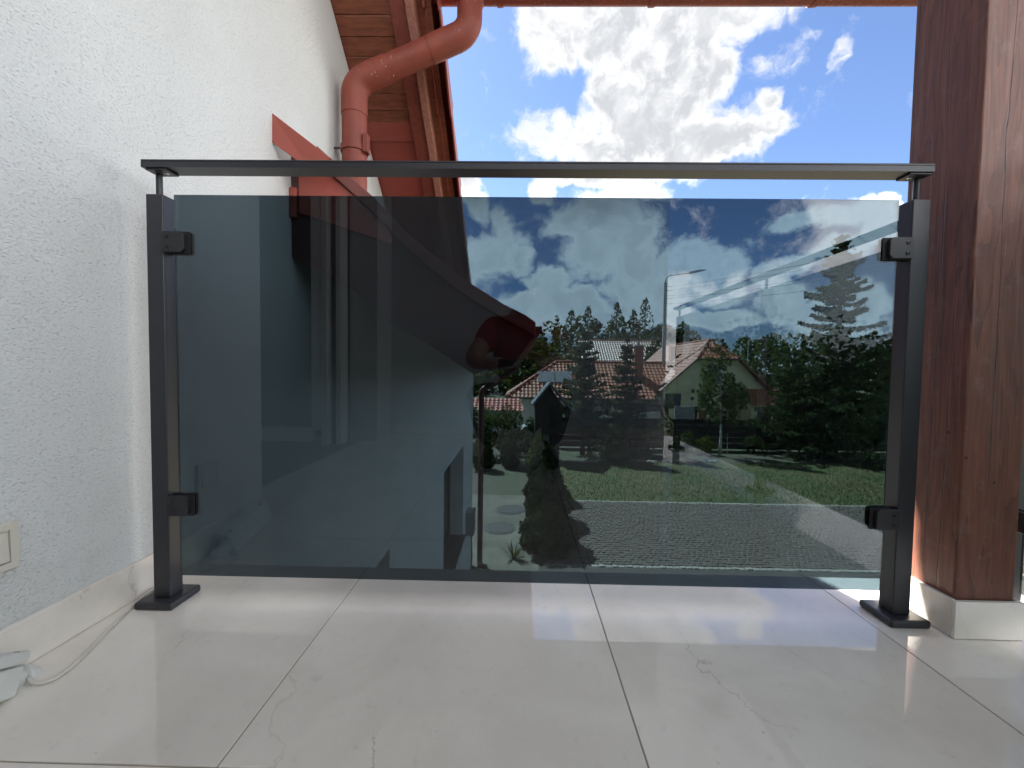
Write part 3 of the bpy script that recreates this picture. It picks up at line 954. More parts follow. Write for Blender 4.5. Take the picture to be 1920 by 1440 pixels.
def post(root, cx, cy, tr):
    s = 0.019
    m = MB()
    m.box(cx - s, cx + s, cy - s, cy + s, 0.0176, 0.932)
    m.v = [tr(p) for p in m.v]
    po = m.build("post", "black_metal", root, bevel=0.0022, seg=3)
    m = MB()
    m.box(cx - 0.0435, cx + 0.0435, cy - 0.0443, cy + 0.0443, 0.0004, 0.0176)
    m.v = [tr(p) for p in m.v]
    m.build("base_plate", "black_metal", po, bevel=0.005, seg=3)
    m = MB()
    m.tube([(cx, cy - 0.004, 0.930), (cx, cy - 0.004, 0.9805)], 0.0065, 14)
    m.v = [tr(p) for p in m.v]
    m.build("rod", "black_metal", po, smooth=True, sm_angle=40)
    return po


def handrail(root, x0, x1, tr):
    m = MB()
    pr = [(-0.030, 0.985), (0.012, 0.985), (0.012, 1.001), (0.009, 1.003), (-0.027, 1.003), (-0.030, 1.001), (-0.030, 0.9985), (-0.0288, 0.9978), (-0.030, 0.997)]
    m.prism(pr, "x", x0, x1)
    m.v = [tr(p) for p in m.v]
    return m.build("handrail", "black_metal", root)


def saddle(root, cx, sgn, tr):
    m = MB()
    a, b = sorted((cx - sgn * 0.012, cx + sgn * 0.036))
    m.box(a, b, -0.026, 0.008, 0.9805, 0.985)
    m.v = [tr(p) for p in m.v]
    sd = m.build("rail_bracket", "black_metal", root, bevel=0.0012)
    m = MB()
    m.lathe([(0.005, 0), (0.005, 0.001), (0.0032, 0.0016), (0.002, 0.0006)], (0, 0, 0), 12)
    m.v = [tr((cx + sgn * 0.022 + p[0], -0.010 + p[1], 0.9805 - p[2])) for p in m.v]
    m.build("screw", "bright_screw", sd)


rail = thing("glass_railing", "black metal railing with one smoked glass pane between wall and timber post", "railing", (0, 0, 0))
I3 = lambda p: p
PLx, PRx = -0.815, 0.8627
post(rail, PLx, 0, I3)
post(rail, PRx, 0, I3)
for cz in (0.826, 0.233):
    clamp(rail, PLx + 0.0195, cz, 1, I3)
    clamp(rail, PRx - 0.0195, cz, -1, I3)
MB().box(-0.7745, 0.8182, GLY - 0.004, GLY + 0.004, 0.0685, 0.9320).build("glass_pane", "smoked_glass", rail)
handrail(rail, -0.833, 0.875, I3)
saddle(rail, PLx, 1, I3)
saddle(rail, PRx, -1, I3)

# side railing along the open edge, mirrored in the front pane
SX = 1.13
side = thing("glass_railing", "black metal railing with lightly tinted glass panes along the balcony side behind the timber post", "railing", (SX, -1.0, 0))
TR = lambda p: (SX - p[1], p[0], p[2])           # local x runs along world y, outside faces +x
TR = lambda p: (SX + p[1], -p[0], p[2])
SY = [-0.02, 1.02, 2.05]
for s in SY:
    post(side, s, 0, TR)
for a, b in ((SY[0], SY[1]), (SY[1], SY[2])):
    m = MB().box(a + 0.040, b - 0.040, GLY - 0.004, GLY + 0.004, 0.0685, 0.9320)
    m.v = [TR(p) for p in m.v]
    m.build("glass_pane", "side_glass", side)
    for cz in (0.826, 0.233):
        clamp(side, a + 0.0195, cz, 1, TR)
        clamp(side, b - 0.0195, cz, -1, TR)
handrail(side, -0.06, 2.10, TR)
for s in SY:
    saddle(side, s, 1, TR)

# ---- flush socket on the wall
so = thing("wall_socket", "cream rocker switch in a square frame low on the white wall", "switch", (XW, -0.272, 0.23))
yc, zc = -0.264, 0.231
m = MB()
for (a, b, c, d) in [(-.041, .041, .029, .041), (-.041, .041, -.041, -.029), (-.041, -.029, -.029, .029), (.029, .041, -.029, .029)]:
    m.box(XW + .0005, XW + .010, yc + a, yc + b, zc + c, zc + d)
m.build("frame", "cream_plastic", so)
m = MB().box(XW + .0006, XW + .0065, yc - .0285, yc + .0285, zc - .0285, zc + .0285)
m.build("backing", "cream_plastic", so)
m = MB()
m.add([(XW + .0066, yc - .027, zc - .027), (XW + .0066, yc + .027, zc - .027), (XW + .0066, yc + .027, zc + .027), (XW + .0066, yc - .027, zc + .027),
       (XW + .0125, yc - .026, zc - .026), (XW + .0125, yc + .026, zc - .026), (XW + .009, yc + .026, zc + .026), (XW + .009, yc - .026, zc + .026)],
      [(3, 2, 1, 0), (4, 5, 6, 7), (0, 1, 5, 4), (1, 2, 6, 5), (2, 3, 7, 6), (3, 0, 4, 7)])
m.build("rocker", "cream_plastic", so, bevel=0.002)

# ---- weatherproof socket box lying at the skirting, plug and cable
sb = thing("socket_box", "white weatherproof socket box lying against the skirting with a round plug in its end", "socket", (-0.86, -0.37, 0.0))
rot = Matrix.Rotation(rad(14), 4, "Z") @ Matrix.Rotation(rad(-24), 4, "X")
off = Vector((-0.846, -0.341, 0.058))


def R3(p):
    return tuple(rot @ Vector(p) + off)


m = MB().box(-0.030, 0.030, -0.075, 0.070, -0.034, 0.012)
m.v = [R3(p) for p in m.v]
m.build("body", "white_plastic", sb, bevel=0.004, seg=2)
m = MB().box(-0.032, 0.032, -0.078, 0.073, 0.0145, 0.034)
m.v = [R3(p) for p in m.v]
m.build("cover", "white_plastic", sb, bevel=0.0045, seg=2)
for yy in (-0.06, 0.055):
    m = MB().disc((0.022, yy, 0.034), (0, 0, 1), 0.0035, 0.0006)
    m.v = [R3(p) for p in m.v]
    m.build("screw", "steel_screw", sb)
m = MB()
ax = [(0.004, 0.068, -0.012), (0.006, 0.094, -0.014)]
m.tube(ax, 0.0175, 20)
m.v = [R3(p) for p in m.v]
m.build("plug_collar", "white_plastic", sb, smooth=True, sm_angle=40)
m = MB()
m.tube([(0.006, 0.096, -0.014), (0.0065, 0.100, -0.014), (0.010, 0.122, -0.016)], [0.023, 0.0235, 0.017], 22)
m.v = [R3(p) for p in m.v]
m.build("plug", "white_plastic", sb, smooth=True, sm_angle=40)
cb = [(-0.836, -0.262, 0.013), (-0.822, -0.264, 0.006), (-0.806, -0.256, 0.004), (-0.803, -0.235, 0.004), (-0.811, -0.201, 0.004), (-0.833, -0.141, 0.004), (-0.853, -0.085, 0.004), (-0.866, -0.045, 0.004),
      (-0.8825, 0.0, 0.004), (-0.8865, 0.04, 0.0042), (-0.886, 0.17, 0.0042)]
cc = []
for i in range(len(cb) - 1):
    p0, p1, p2, p3 = [Vector(cb[max(0, min(len(cb) - 1, i + d))]) for d in (-1, 0, 1, 2)]
    for t in (0, 0.25, 0.5, 0.75):
        cc.append(0.5 * ((2 * p1) + (p2 - p0) * t + (2 * p0 - 5 * p1 + 4 * p2 - p3) * t * t + (3 * p1 - p0 - 3 * p2 + p3) * t ** 3))
cc.append(Vector(cb[-1]))
tag(MB().tube(cc, 0.0036, 10).build("cable", "cable_white", smooth=True), "thin white cable running along the skirting to the left railing post", "cable")

# ================================================================== GARDEN AND STREET
# ---- paving, lawn, concrete apron
lawn = tag(MB().add([(1.2, 11.55, GZ), (60, 11.55, GZ), (60, 17.3, GZ + .02), (6.0, 17.0, GZ + .02), (1.6, 16.6, GZ + .02)], [(0, 1, 2, 3, 4)]).build("lawn", "lawn"), kind="structure")
tag(MB().box(-2.6, 0.45, 7.0, 11.9, GZ - 0.1, GZ + 0.02).build("concrete_apron", "concrete"), kind="structure")
drive = thing("driveway", None, None, (6, 9, GZ))
tag(drive, kind="structure")
MB().add([(0.45, 1.0, GZ), (26, 1.0, GZ), (26, 11.55, GZ), (0.45, 11.55, GZ)], [(0, 1, 2, 3)]).build("joint_bed", "joint_sand", drive)


def setts(name, m, rows, x0, x1, lx, ly, skew=0.0):
    vs, fs = [], []
    o = 0
    for r, yy in enumerate(rows):
        x = x0 + (0.5 * lx if r % 2 else 0) + random.uniform(-.01, .01)
        while x < x1:
            w = lx * random.uniform(0.86, 1.10)
            h = random.uniform(0.010, 0.022)
            dx = 0.006
            a, b, c, d = x + dx, x + w - dx, yy + .006 + random.uniform(-.003, .003), yy + ly - .006
            e = 0.012
            z = GZ + h
            vs += [(a, c, GZ - .002), (b, c, GZ - .002), (b, d, GZ - .002), (a, d, GZ - .002), (a + e, c + e, z), (b - e, c + e, z), (b - e, d - e, z), (a + e, d - e, z)]
            fs += [tuple(o + k for k in q) for q in ((4, 5, 6, 7), (0, 1, 5, 4), (1, 2, 6, 5), (2, 3, 7, 6), (3, 0, 4, 7))]
            o += 8
            x += w
    mb = MB()
    mb.v, mb.f = vs, fs
    return tag(mb.build(name, m, drive), kind="stuff")


rows = [7.45 + 0.105 * k for k in range(38)]
setts("paving_setts", "cobble", rows, 0.55, 13.5, 0.125, 0.105)
setts("edge_setts", "cobble_pale", [7.32, 11.44], 0.55, 13.5, 0.14, 0.115)
# grass blades
N = 26000
bx = rng.uniform(1.3, 17, N)
by = rng.uniform(11.58, 17.0, N)
ok = bx > 1.2 + (by - 11.5) * 0.08
bx, by = bx[ok], by[ok]
N = len(bx)
h = rng.uniform(0.03, 0.08, N)
an = rng.uniform(0, 6.28, N)
wv = 0.011
v = np.stack([np.stack([bx - wv * np.cos(an), by - wv * np.sin(an), np.full(N, GZ)], 1),
              np.stack([bx + wv * np.cos(an), by + wv * np.sin(an), np.full(N, GZ)], 1),
              np.stack([bx + rng.normal(0, .02, N), by + rng.normal(0, .02, N), GZ + h], 1)], 1).reshape(-1, 3)
tag(mesh_np("grass", v, np.arange(3 * N).reshape(-1, 3), "blade"), kind="stuff")
# edging stones between lawn and planting bed
vs = MB()
for k in range(120):
    x = 1.5 + k * 0.06 + random.uniform(-.02, .02)
    yy = 16.65 + (x - 1.5) * 0.09 + random.uniform(-.12, .12)
    r = random.uniform(.04, .09)
    vs.lathe([(r, 0), (r * .95, r * .5), (r * .5, r * .9)], (x, yy, GZ), 6)
tag(vs.build("bed_stones", "stone"), kind="stuff")

# ---- manhole covers
for (x, yy, r, lab) in [(-0.42, 9.21, 0.36, "round ribbed iron manhole cover set in the concrete nearer the house"),
                        (-0.18, 10.56, 0.36, "plain round manhole cover in the concrete beyond the ribbed one")]:
    mh = thing("manhole_cover", lab, "manhole cover", (x, yy, GZ + .02), "manhole covers in the concrete apron")
    MB().lathe([(r + .04, 0.0), (r + .04, 0.008), (r, 0.010), (r, 0.004)], (x, yy, GZ + .0202), 28).build("rim", "iron", mh)
    MB().lathe([(r - .01, 0.0), (r - .012, 0.010)], (x, yy, GZ + .0206), 28).build("lid", "iron", mh)
    if "ribbed" in lab:
        m = MB()
        for k in range(-6, 7):
            hw = math.sqrt(max(0.01, (r - .05) ** 2 - (k * .048) ** 2))
            m.box(x - .0 + k * .048 - .013, x + k * .048 + .013, yy - hw, yy + hw, GZ + .031, GZ + .038)
        m.build("ribs", "iron", mh)

# ---- far downpipe at the house corner and the meter box
cp = thing("downpipe", "brown downpipe down the far corner of the house with a bend under the eaves", "downpipe", (-0.72, 7.2, GZ))
MB().tube([(-0.735, 7.25, GZ + .05), (-0.735, 7.25, -0.05)], 0.055, 14).build("standing_pipe", "brown_pipe", cp, smooth=True, sm_angle=50)
bend = [(-0.735, 7.25, -0.1)] + [tuple(p) for p in arc((-0.735, 7.25, -0.1), (-0.735, 7.25, 0.10), (-0.10, 7.25, 0.52), 0.12)] + [(-0.10, 7.25, 0.52), (0.02, 7.25, 0.66)]
MB().tube(bend, 0.056, 14).build("bend", "brown_pipe", cp, smooth=True, sm_angle=50)
MB().tube([(-0.735, 7.25, GZ + .12), (-0.735, 7.20, GZ + .05), (-0.60, 7.15, GZ + .03)], 0.06, 14).build("shoe", "brown_pipe", cp, smooth=True, sm_angle=50)
mbx = thing("meter_box", "small grey metal box on the house wall beside the brown downpipe", "box", (-0.85, 6.4, -2.4))
MB().box(XW + .001, -0.755, 6.25, 6.52, -2.42, -2.03).build("body", "box_grey", mbx, bevel=0.006)
MB().box(XW + .001, -0.745, 6.235, 6.535, -2.028, -2.0).build("lid", "box_grey", mbx, bevel=0.004)
MB().tube([(-0.82, 6.4, -2.42), (-0.80, 6.4, -2.8), (-0.82, 6.42, GZ)], 0.012, 8).build("conduit", "iron", mbx)

# ---- fence of dark planks between posts
fen = thing("garden_fence", "long dark plank fence closing the garden in front of the cream house", "fence", (11, 20, GZ))
FY = 20.0
proto_p = None
fx = 1.6
k = 0
while fx < 22.5:
    MB().box(fx - .07, fx + .07, FY - .02, FY + .12, GZ, GZ + 1.62).build("fence_post", "fence_dark", fen) if k == 0 else None
    if k:
        c = again(bpy.data.objects["fence_post"], fen)
        c.location.x = 2.0 * k
    for r in range(5):
        z0 = GZ + .06 + r * .30
        nm = f"_pl{r}"
        if k == 0:
            o = MB().box(fx + .073, fx + 1.927, FY + .01 * (r % 2), FY + .045 + .01 * (r % 2), z0, z0 + .285).build("fence_plank", "fence_dark", fen)
            if proto_p is None:
                proto_p = []
            proto_p.append(o)
        else:
            c = again(proto_p[r], fen)
            c.location.x = 2.0 * k
    fx += 2.0
    k += 1


# ---- plants
def plant(name, label, cat, loc, group=None):
    return thing(name, label, cat, loc, group)


def spruce(root, x, y, H, R, leaf, seed, dens=1.0, droop=0.35, base=0.06, gap=0.0, whorl=None, twig=0.30, nrm=None):
    """conifer: whorls of limbs, each carrying hanging sprays of small needle faces"""
    rs = np.random.default_rng(seed)
    trunk = MB()
    trunk.tube([(x, y, GZ), (x + .02, y, GZ + H * .5), (x, y, GZ + H * .985)], [H * .016 + .03, H * .010 + .015, .01], 8)
    limbs = MB()
    P, S = [], []
    nw = whorl or int(H * 4.2)
    for i in range(nw):
        t = min(.985, base + (1 - base) * (i + rs.uniform(.1, .9)) / nw)
        nb = rs.integers(4, 7)
        a0 = rs.uniform(0, 6.28)
        for b in range(nb):
            if gap and rs.random() < gap:
                continue
            tt = min(.985, max(base, t + rs.normal(0, .35) / nw))
            z = GZ + H * tt
            l = (R * (1 - tt) ** 0.80 + .08) * rs.uniform(.55, 1.18)
            a = a0 + 6.283 * b / nb + rs.uniform(-.4, .4)
            dx, dy = math.cos(a), math.sin(a)
            dr = droop * rs.uniform(.6, 1.35)
            pts = []
            for s in np.linspace(0, 1, 5):
                pts.append((x + dx * l * s, y + dy * l * s, z - dr * l * (s - .55 * s * s) * (1.4 - tt) + .12 * l * s * s * (1 + tt)))
            limbs.tube(pts, [.014 + .010 * (1 - tt), .011, .008, .006, .003], 3, cap=False)
            n = int(95 * l * dens) + 14
            s = rs.uniform(.06, 1.03, n) ** .75
            idx = np.clip(s * 4, 0, 3.999)
            i0 = idx.astype(int)
            fr = (idx - i0)[:, None]
            pa = np.array(pts)
            q = pa[i0] * (1 - fr) + pa[np.minimum(i0 + 1, 4)] * fr
            side = rs.normal(0, 1, n) * twig * (1.08 - s) * (.35 + .65 * l / max(R, .1))
            q = q + np.stack([-dy * side, dx * side, -np.abs(rs.normal(0, .10, n)) * (1.3 - tt) * (1 if droop > 0 else -.9) - .22 * np.abs(side) * (1 if droop > 0 else -1)], 1)
            P.append(q)
            S.append(rs.uniform(.10, .22, n) * (0.6 + .4 * min(1.5, R / 1.5)))
    P = np.concatenate(P)
    S = np.concatenate(S)
    top = np.stack([np.full(14, x) + rs.normal(0, .03, 14), np.full(14, y) + rs.normal(0, .03, 14), GZ + H * rs.uniform(.93, 1.0, 14)], 1)
    P = np.concatenate([P, top])
    S = np.concatenate([S, np.full(14, .12)])
    v, f = cards(P, S, nrm=(0, 0, .8), aspect=.42)
    tr = trunk.build("trunk", "bark", root, smooth=True)
    limbs.build("limbs", "bark", tr, smooth=True)
    mesh_np("crown", v, f, leaf, root)


def bushy(root, x, y, zb, H, rx, ry, leaf, seed, n=2500, size=.12, shape="oval", clumps=26, trunk=True, aspect=.6, tr=.35, tm="bark", core=0.0):
    """broad crown: leaf faces gathered in clumps with gaps between"""
    rs = np.random.default_rng(seed)
    C = []
    while len(C) < clumps:
        u = rs.uniform(-1, 1, 3)
        t = (u[2] + 1) / 2
        if shape == "cone":
            lim = (1 - t) ** .75 * 1.0 + .06
        elif shape == "egg":
            lim = math.sqrt(max(0, 1 - (2 * t - .85) ** 2 / 1.35)) if t > .0 else 0
        else:
            lim = math.sqrt(max(0, 1 - u[2] ** 2))
        rr = math.hypot(u[0], u[1])
        if rr < lim and rr > lim * .25:
            C.append((x + u[0] * rx, y + u[1] * ry, zb + t * H))
    C = np.array(C)
    k = rs.integers(0, clumps, n)
    sp = np.array([rx, ry, H * .5]) * tr
    g_ = rs.normal(0, 1, (n, 3))
    g_ /= (np.linalg.norm(g_, axis=1)[:, None] + 1e-6)
    g_ *= rs.uniform(.35, 1, n)[:, None] ** .5
    P = C[k] + g_ * sp
    P = P[P[:, 2] > zb - .02]
    v, f = cards(P, rs.uniform(.6, 1.3, len(P)) * size, aspect=aspect)
    if core:
        m = MB()
        m.lathe([(max(.03, rx * core * math.sin(math.pi * u)), H * u) for u in np.linspace(.04, .92, 9)], (x, y, zb), 14)
        m.build("inner_growth", leaf, root, smooth=True)
    if trunk:
        m = MB()
        m.tube([(x, y, GZ), (x + .02, y, (GZ + zb) / 2), (x, y, zb + H * .55)], [.035 + H * .012, .03 + H * .008, .012], 7)
        for j in range(0, clumps, 3):
            c = C[j]
            m.tube([(x, y, zb + H * .15 + random.random() * H * .2), tuple((np.array([x, y, zb + H * .35]) + c) / 2), tuple(c)], [.022, .014, .005], 4, cap=False)
        m.build("trunk", tm, root, smooth=True)
    mesh_np("crown", v, f, leaf, root)


def thuja(root, x, y, zb, H, R, leaf, seed, n=2600, size=.085, lean=0.0):
    """dense columnar thuja: upright flat sprays on a solid cone with a ragged surface"""
    rs = np.random.default_rng(seed)
    t = rs.uniform(0, 1, n) ** 1.25
    prof = R * np.clip(np.sin(np.clip(t * .96 + .10, 0, 1) * math.pi) ** .55, .03, 1) * (1 - .55 * t)
    a = rs.uniform(0, 6.283, n)
    lump = 1 + .14 * np.sin(a * 3 + t * 9 + seed) + .10 * np.sin(a * 7 - t * 17)
    r = prof * lump * rs.uniform(.74, 1.05, n)
    P = np.stack([x + r * np.cos(a), y + r * np.sin(a), zb + H * t], 1)
    nn = np.stack([np.cos(a), np.sin(a), np.full(n, .35)], 1)
    v, f = cards(P, rs.uniform(.6, 1.4, n) * size, nrm=nn, aspect=1.25, tilt=.45)
    m = MB()
    pr = [(max(.02, R * .78 * math.sin(min(1, u * .96 + .10) * math.pi) ** .55 * (1 - .55 * u)), H * u) for u in np.linspace(0, .97, 9)]
    m.lathe(pr, (x, y, zb), 12)
    inner = m.build("inner_growth", leaf, root)
    mesh_np("foliage", v, f, leaf, root)


# thuja cones in the bed
for (x, y, H, R, lab, lf) in [(-1.36, 15.2, 1.42, .52, "small cone thuja nearest the brown downpipe", "leaf_thuja"),
                              (-0.30, 15.7, 1.55, .46, "dark cone thuja between two thujas, clear of the others", "leaf_thuja"),
                              (0.80, 15.0, 1.55, .52, "cone thuja with yellow tips growing in front of the wooden birdhouse", "leaf_thuja_gold")]:
    spz = thing("thuja", lab, "thuja", (x, y, GZ), "cone thujas in the bed by the house")
    thuja(spz, x, y, GZ, H, R, lf, int(x * 100) + 300, 2400, .085)
# dark shrubs in front of the paving
for (x, y, H, R, lab, sd) in [(0.72, 8.15, 1.10, .78, "lowest dark bushy conifer right under the glass pane", 11),
                              (0.78, 9.9, 1.65, .72, "bulging dark conifer in the middle of the clump by the paving", 12),
                              (0.86, 11.7, 1.75, .62, "tapering dark conifer farthest back in the clump, reaching the thujas", 13)]:
    spz = thing("conifer_shrub", lab, "shrub", (x, y, GZ), "dark conifer shrubs beside the paving")
    thuja(spz, x, y, GZ, H, R, "leaf_dark_conifer", sd, 6500, .085)
pl_ = thing("yucca", "spiky little plant at the edge of the concrete beside the dark shrubs", "plant", (-0.05, 7.6, GZ))
m = MB()
for k in range(34):
    a = random.uniform(0, 6.28)
    e = random.uniform(.3, 1.3)
    L = random.uniform(.25, .42)
    d = Vector((math.cos(a) * math.cos(e), math.sin(a) * math.cos(e), math.sin(e)))
    sd = Vector((-math.sin(a), math.cos(a), 0)) * .014
    b = Vector((-0.05, 7.6, GZ + .02))
    m.add([b - sd, b + sd, b + d * L * .6 + sd * .8, b + d * L, b + d * L * .6 - sd * .8], [(0, 1, 2, 3, 4)])
m.build("leaves", "leaf_thuja", pl_)

r_ = thing("round_bush", "low round clipped bush on the lawn edge in front of the fence", "bush", (4.3, 16.7, GZ))
bushy(r_, 4.3, 16.7, GZ, .75, .78, .6, "leaf_thuja", 21, 2600, .08, "oval", 60, False, .7, .3, "bark", .8)
r_ = thing("pine_tree", "bluish loose young pine covering the tiled roof of the cream house", "tree", (3.0, 18.3, GZ))
spruce(r_, 3.0, 18.3, 5.7, 1.75, "leaf_pine", 31, .8, -.35, .12, .05, 22, .42)
r_ = thing("spruce_tree", "slim dark spruce beside the red chimney", "tree", (5.15, 19.0, GZ))
spruce(r_, 5.15, 19.0, 5.5, 1.45, "leaf_spruce", 32, .9, .35, .08, .05, 24, .3)
r_ = thing("spruce_tree", "tall old spruce with drooping limbs rising above the treeline", "tree", (14.6, 18.4, GZ))
spruce(r_, 14.6, 18.4, 10.3, 3.3, "leaf_spruce", 33, 1.25, .45, .08, .10, 38, .46)
for (x, y, H, R, lab, sd) in [(12.9, 18.9, 4.6, 1.9, "dense dark pine at the foot of the tall spruce, towards the cream house", 41),
                              (16.6, 17.6, 5.4, 2.3, "dense dark pine beside the black railing post and the tall spruce", 42),
                              (15.0, 19.3, 5.2, 2.2, "dark pine behind the trunk of the tall spruce", 43)]:
    r_ = thing("pine_tree", lab, "tree", (x, y, GZ), "dark pines round the tall spruce")
    spruce(r_, x, y, H, R, "leaf_pine_dark", sd, .9, -.25, .12, .05, 19, .55)
r_ = thing("birch_tree", "small leafy tree with a thin pale trunk before the cream gable", "tree", (9.7, 18.5, GZ))
bushy(r_, 9.45, 18.5, GZ + 1.55, 3.4, .98, .9, "leaf_broad", 51, 3600, .15, "egg", 34, True, .6, .3, "bark_pale")
tag(MB().tube([(9.78, 18.45, GZ), (9.74, 18.45, GZ + 1.1)], .018, 6).build("plant_stake", "bark_pale"), "thin pale stake standing by the small tree trunk", "stake")
r_ = thing("shrub", "tall yellow-green shrub behind the small thuja cones", "shrub", (-0.9, 17.2, GZ))
bushy(r_, -0.75, 17.2, GZ + .2, 2.2, .75, .7, "leaf_broad", 52, 2600, .12, "egg", 30, True, .6, .3)
r_ = thing("shrub", "dark glossy shrub between the tall shrub and the birdhouse", "shrub", (0.35, 18.0, GZ))
bushy(r_, 0.35, 18.0, GZ + .1, 2.0, .8, .7, "leaf_pine_dark", 53, 2200, .13, "egg", 26, True, .6, .3)
r_ = thing("shrub", "grey-leaved bush at the house corner behind the downpipe", "shrub", (-1.7, 17.8, GZ))
bushy(r_, -1.75, 17.8, GZ + .1, 2.3, .8, .8, "leaf_pine", 54, 2400, .13, "egg", 28, True, .6, .3)
for (x, y, H, R, lab, sd, lf) in [(7.05, 19.2, 1.75, .33, "narrow thuja at the fence beside the railing post base", 61, "leaf_thuja"),
                                  (8.15, 19.4, .95, .5, "small twiggy bush at the foot of the fence", 62, "leaf_broad"),
                                  (8.9, 18.9, .8, .45, "yellowish low bush left of the pale trunk", 63, "leaf_thuja_gold"),
                                  (11.6, 19.4, .9, .6, "dark low bush at the fence right of the pale trunk", 64, "leaf_pine_dark")]:
    r_ = thing("bush", lab, "bush", (x, y, GZ), "low bushes along the fence")
    bushy(r_, x, y, GZ, H, R, R, lf, sd, 1100, .10, "egg", 22, False, .6, .35)

# ---- wooden birdhouse on its post
bh = thing("birdhouse", "black wooden birdhouse with a steep slate roof on a stout post", "birdhouse", (1.5, 17.0, GZ))
ax_, hz = 1.32, -0.06
MB().prism([(0.71, -2.33), (1.72, -2.33), (1.95, -1.15), (1.32, -.18), (0.72, -.92)], "y", 16.85, 17.75).build("body", "dark_timber", bh)
MB().prism([(1.30, -.05), (0.56, -1.00), (0.62, -1.06), (1.32, -.16)], "y", 16.62, 17.9).build("roof_slope", "slate", bh, bevel=.01)
MB().prism([(1.32, -.16), (1.34, -.05), (2.42, -1.30), (2.36, -1.37)], "y", 16.62, 17.9).build("roof_slope", "slate", bh, bevel=.01)
MB().box(1.38, 1.75, 16.835, 16.86, -2.0, -1.05).build("dark_opening_panel", "phone_black", bh)  # black slab painted in for the shaded hollow of the birdhouse
MB().prism([(1.75, -1.75), (2.75, -1.6), (2.88, -1.78), (2.6, -2.10), (2.1, -2.3), (1.73, -2.28)], "y", 16.9, 17.6).build("side_box", "dark_timber", bh, bevel=.03)
m = MB()
for k in range(5):
    m.prism([(2.05 + k * .15, -1.12 - k * .12), (2.25 + k * .15, -1.22 - k * .12), (2.16 + k * .15, -1.40 - k * .11), (2.0 + k * .15, -1.25 - k * .12)], "y", 16.66, 17.7)
m.build("roof_edge", "dark_timber", bh, bevel=.01)
MB().box(1.42, 1.80, 17.05, 17.4, GZ, -2.33).build("post", "dark_timber", bh, bevel=.01)

# ---- small plastic cold frame
cf = thing("cold_frame", "low grey plastic-covered cold frame left of the birdhouse", "cold frame", (0.6, 19.0, GZ))
pf = [(0.0, GZ), (0.0, GZ + .85), (.25, GZ + 1.15), (.75, GZ + 1.3), (1.25, GZ + 1.15), (1.5, GZ + .85), (1.5, GZ)]
MB().prism([(0.0 + a, b) for a, b in pf][::-1], "y", 18.9, 20.0).build("cover", "poly_sheet", cf)
m = MB()
m.tube([(0.1, 18.88, GZ + .45), (0.55, 18.88, GZ + .62), (1.0, 18.88, GZ + .95)], .018, 6)
m.tube([(0.1, 18.88, GZ + .38), (0.55, 18.88, GZ + .55), (1.0, 18.88, GZ + .86)], .012, 6)
m.build("hoop", "white_plastic", cf)

# ---- pergola beam by the fence
pg = thing("pergola", "dark timber pergola with one long beam and braced post before the white wing", "pergola", (6.9, 18.6, GZ))
MB().box(4.1, 7.3, 18.55, 18.67, -1.16, -1.05).build("beam", "dark_timber", pg)
MB().box(6.86, 7.02, 18.53, 18.69, GZ, -1.162).build("post", "dark_timber", pg)
m = MB()
m.prism([(6.5, -1.165), (6.64, -1.165), (6.86, -1.62), (6.86, -1.82)], "y", 18.57, 18.65)
m.build("brace", "dark_timber", pg)
MB().prism([(5.12, -1.5), (5.2, -1.5), (5.52, -1.165), (5.42, -1.165)][::-1], "y", 18.57, 18.65).build("brace", "dark_timber", pg)

# ---- neighbours


def tile_roof(name, m, parent, P0, U, V, inside, nu, nv, amp=.035, step=.03, wav=None, sub=6):
    """pantile field: P0 eave corner, U along eave, V up the slope (full vectors); inside(u,v) keeps a cell"""
    P0, U, V = Vector(P0), Vector(U), Vector(V)
    nrm = U.cross(V).normalized()
    if nrm.z < 0:
        nrm = -nrm
    cu = nu * sub
    vs, fs, idx = [], [], {}

    def vid(i, j, hi):
        key = (i, j, hi)
        if key not in idx:
            u = i / cu
            ph = (i % sub) / sub
            hgt = amp * (0.5 - 0.5 * math.cos(2 * math.pi * ph))
            vv = j / nv
            p = P0 + U * u + V * vv + nrm * (hgt + (step if hi else 0.0))
            idx[key] = len(vs)
            vs.append(p)
        return idx[key]
    for j in range(nv):
        for i in range(cu):
            if inside((i + .5) / cu, (j + .5) / nv):
                fs.append((vid(i, j, 1), vid(i + 1, j, 1), vid(i + 1, j + 1, 0), vid(i, j + 1, 0)))
                fs.append((vid(i, j, 0), vid(i + 1, j, 0), vid(i + 1, j, 1), vid(i, j, 1)))
    mb = MB()
    mb.v, mb.f = [tuple(p) for p in vs], fs
    return tag(mb.build(name, m, parent, smooth=False), kind="stuff")


def beam(m, a, b, r):
    return m.tube([a, b], r, 6)


nh = thing("neighbour_house", "cream rendered house with red pantile half-hipped gable and long lower wing", "house", (10, 28, GZ))
GY_, EZ, AX, SL = 27.0, -0.87, 13.27, 0.92
hw = 3.82
ZR = EZ + SL * hw
EL, ER = AX - hw, AX + hw
MB().prism([(9.8, GZ), (16.75, GZ), (16.75, EZ + .05), (14.68, 1.33), (11.86, 1.33), (9.8, EZ + .05)][::1], "y", GY_ + .35, 37).build("wall", "house_cream", nh)
hipz = 1.38
hipx = (hipz - EZ) / SL
yh = GY_ + 1.45
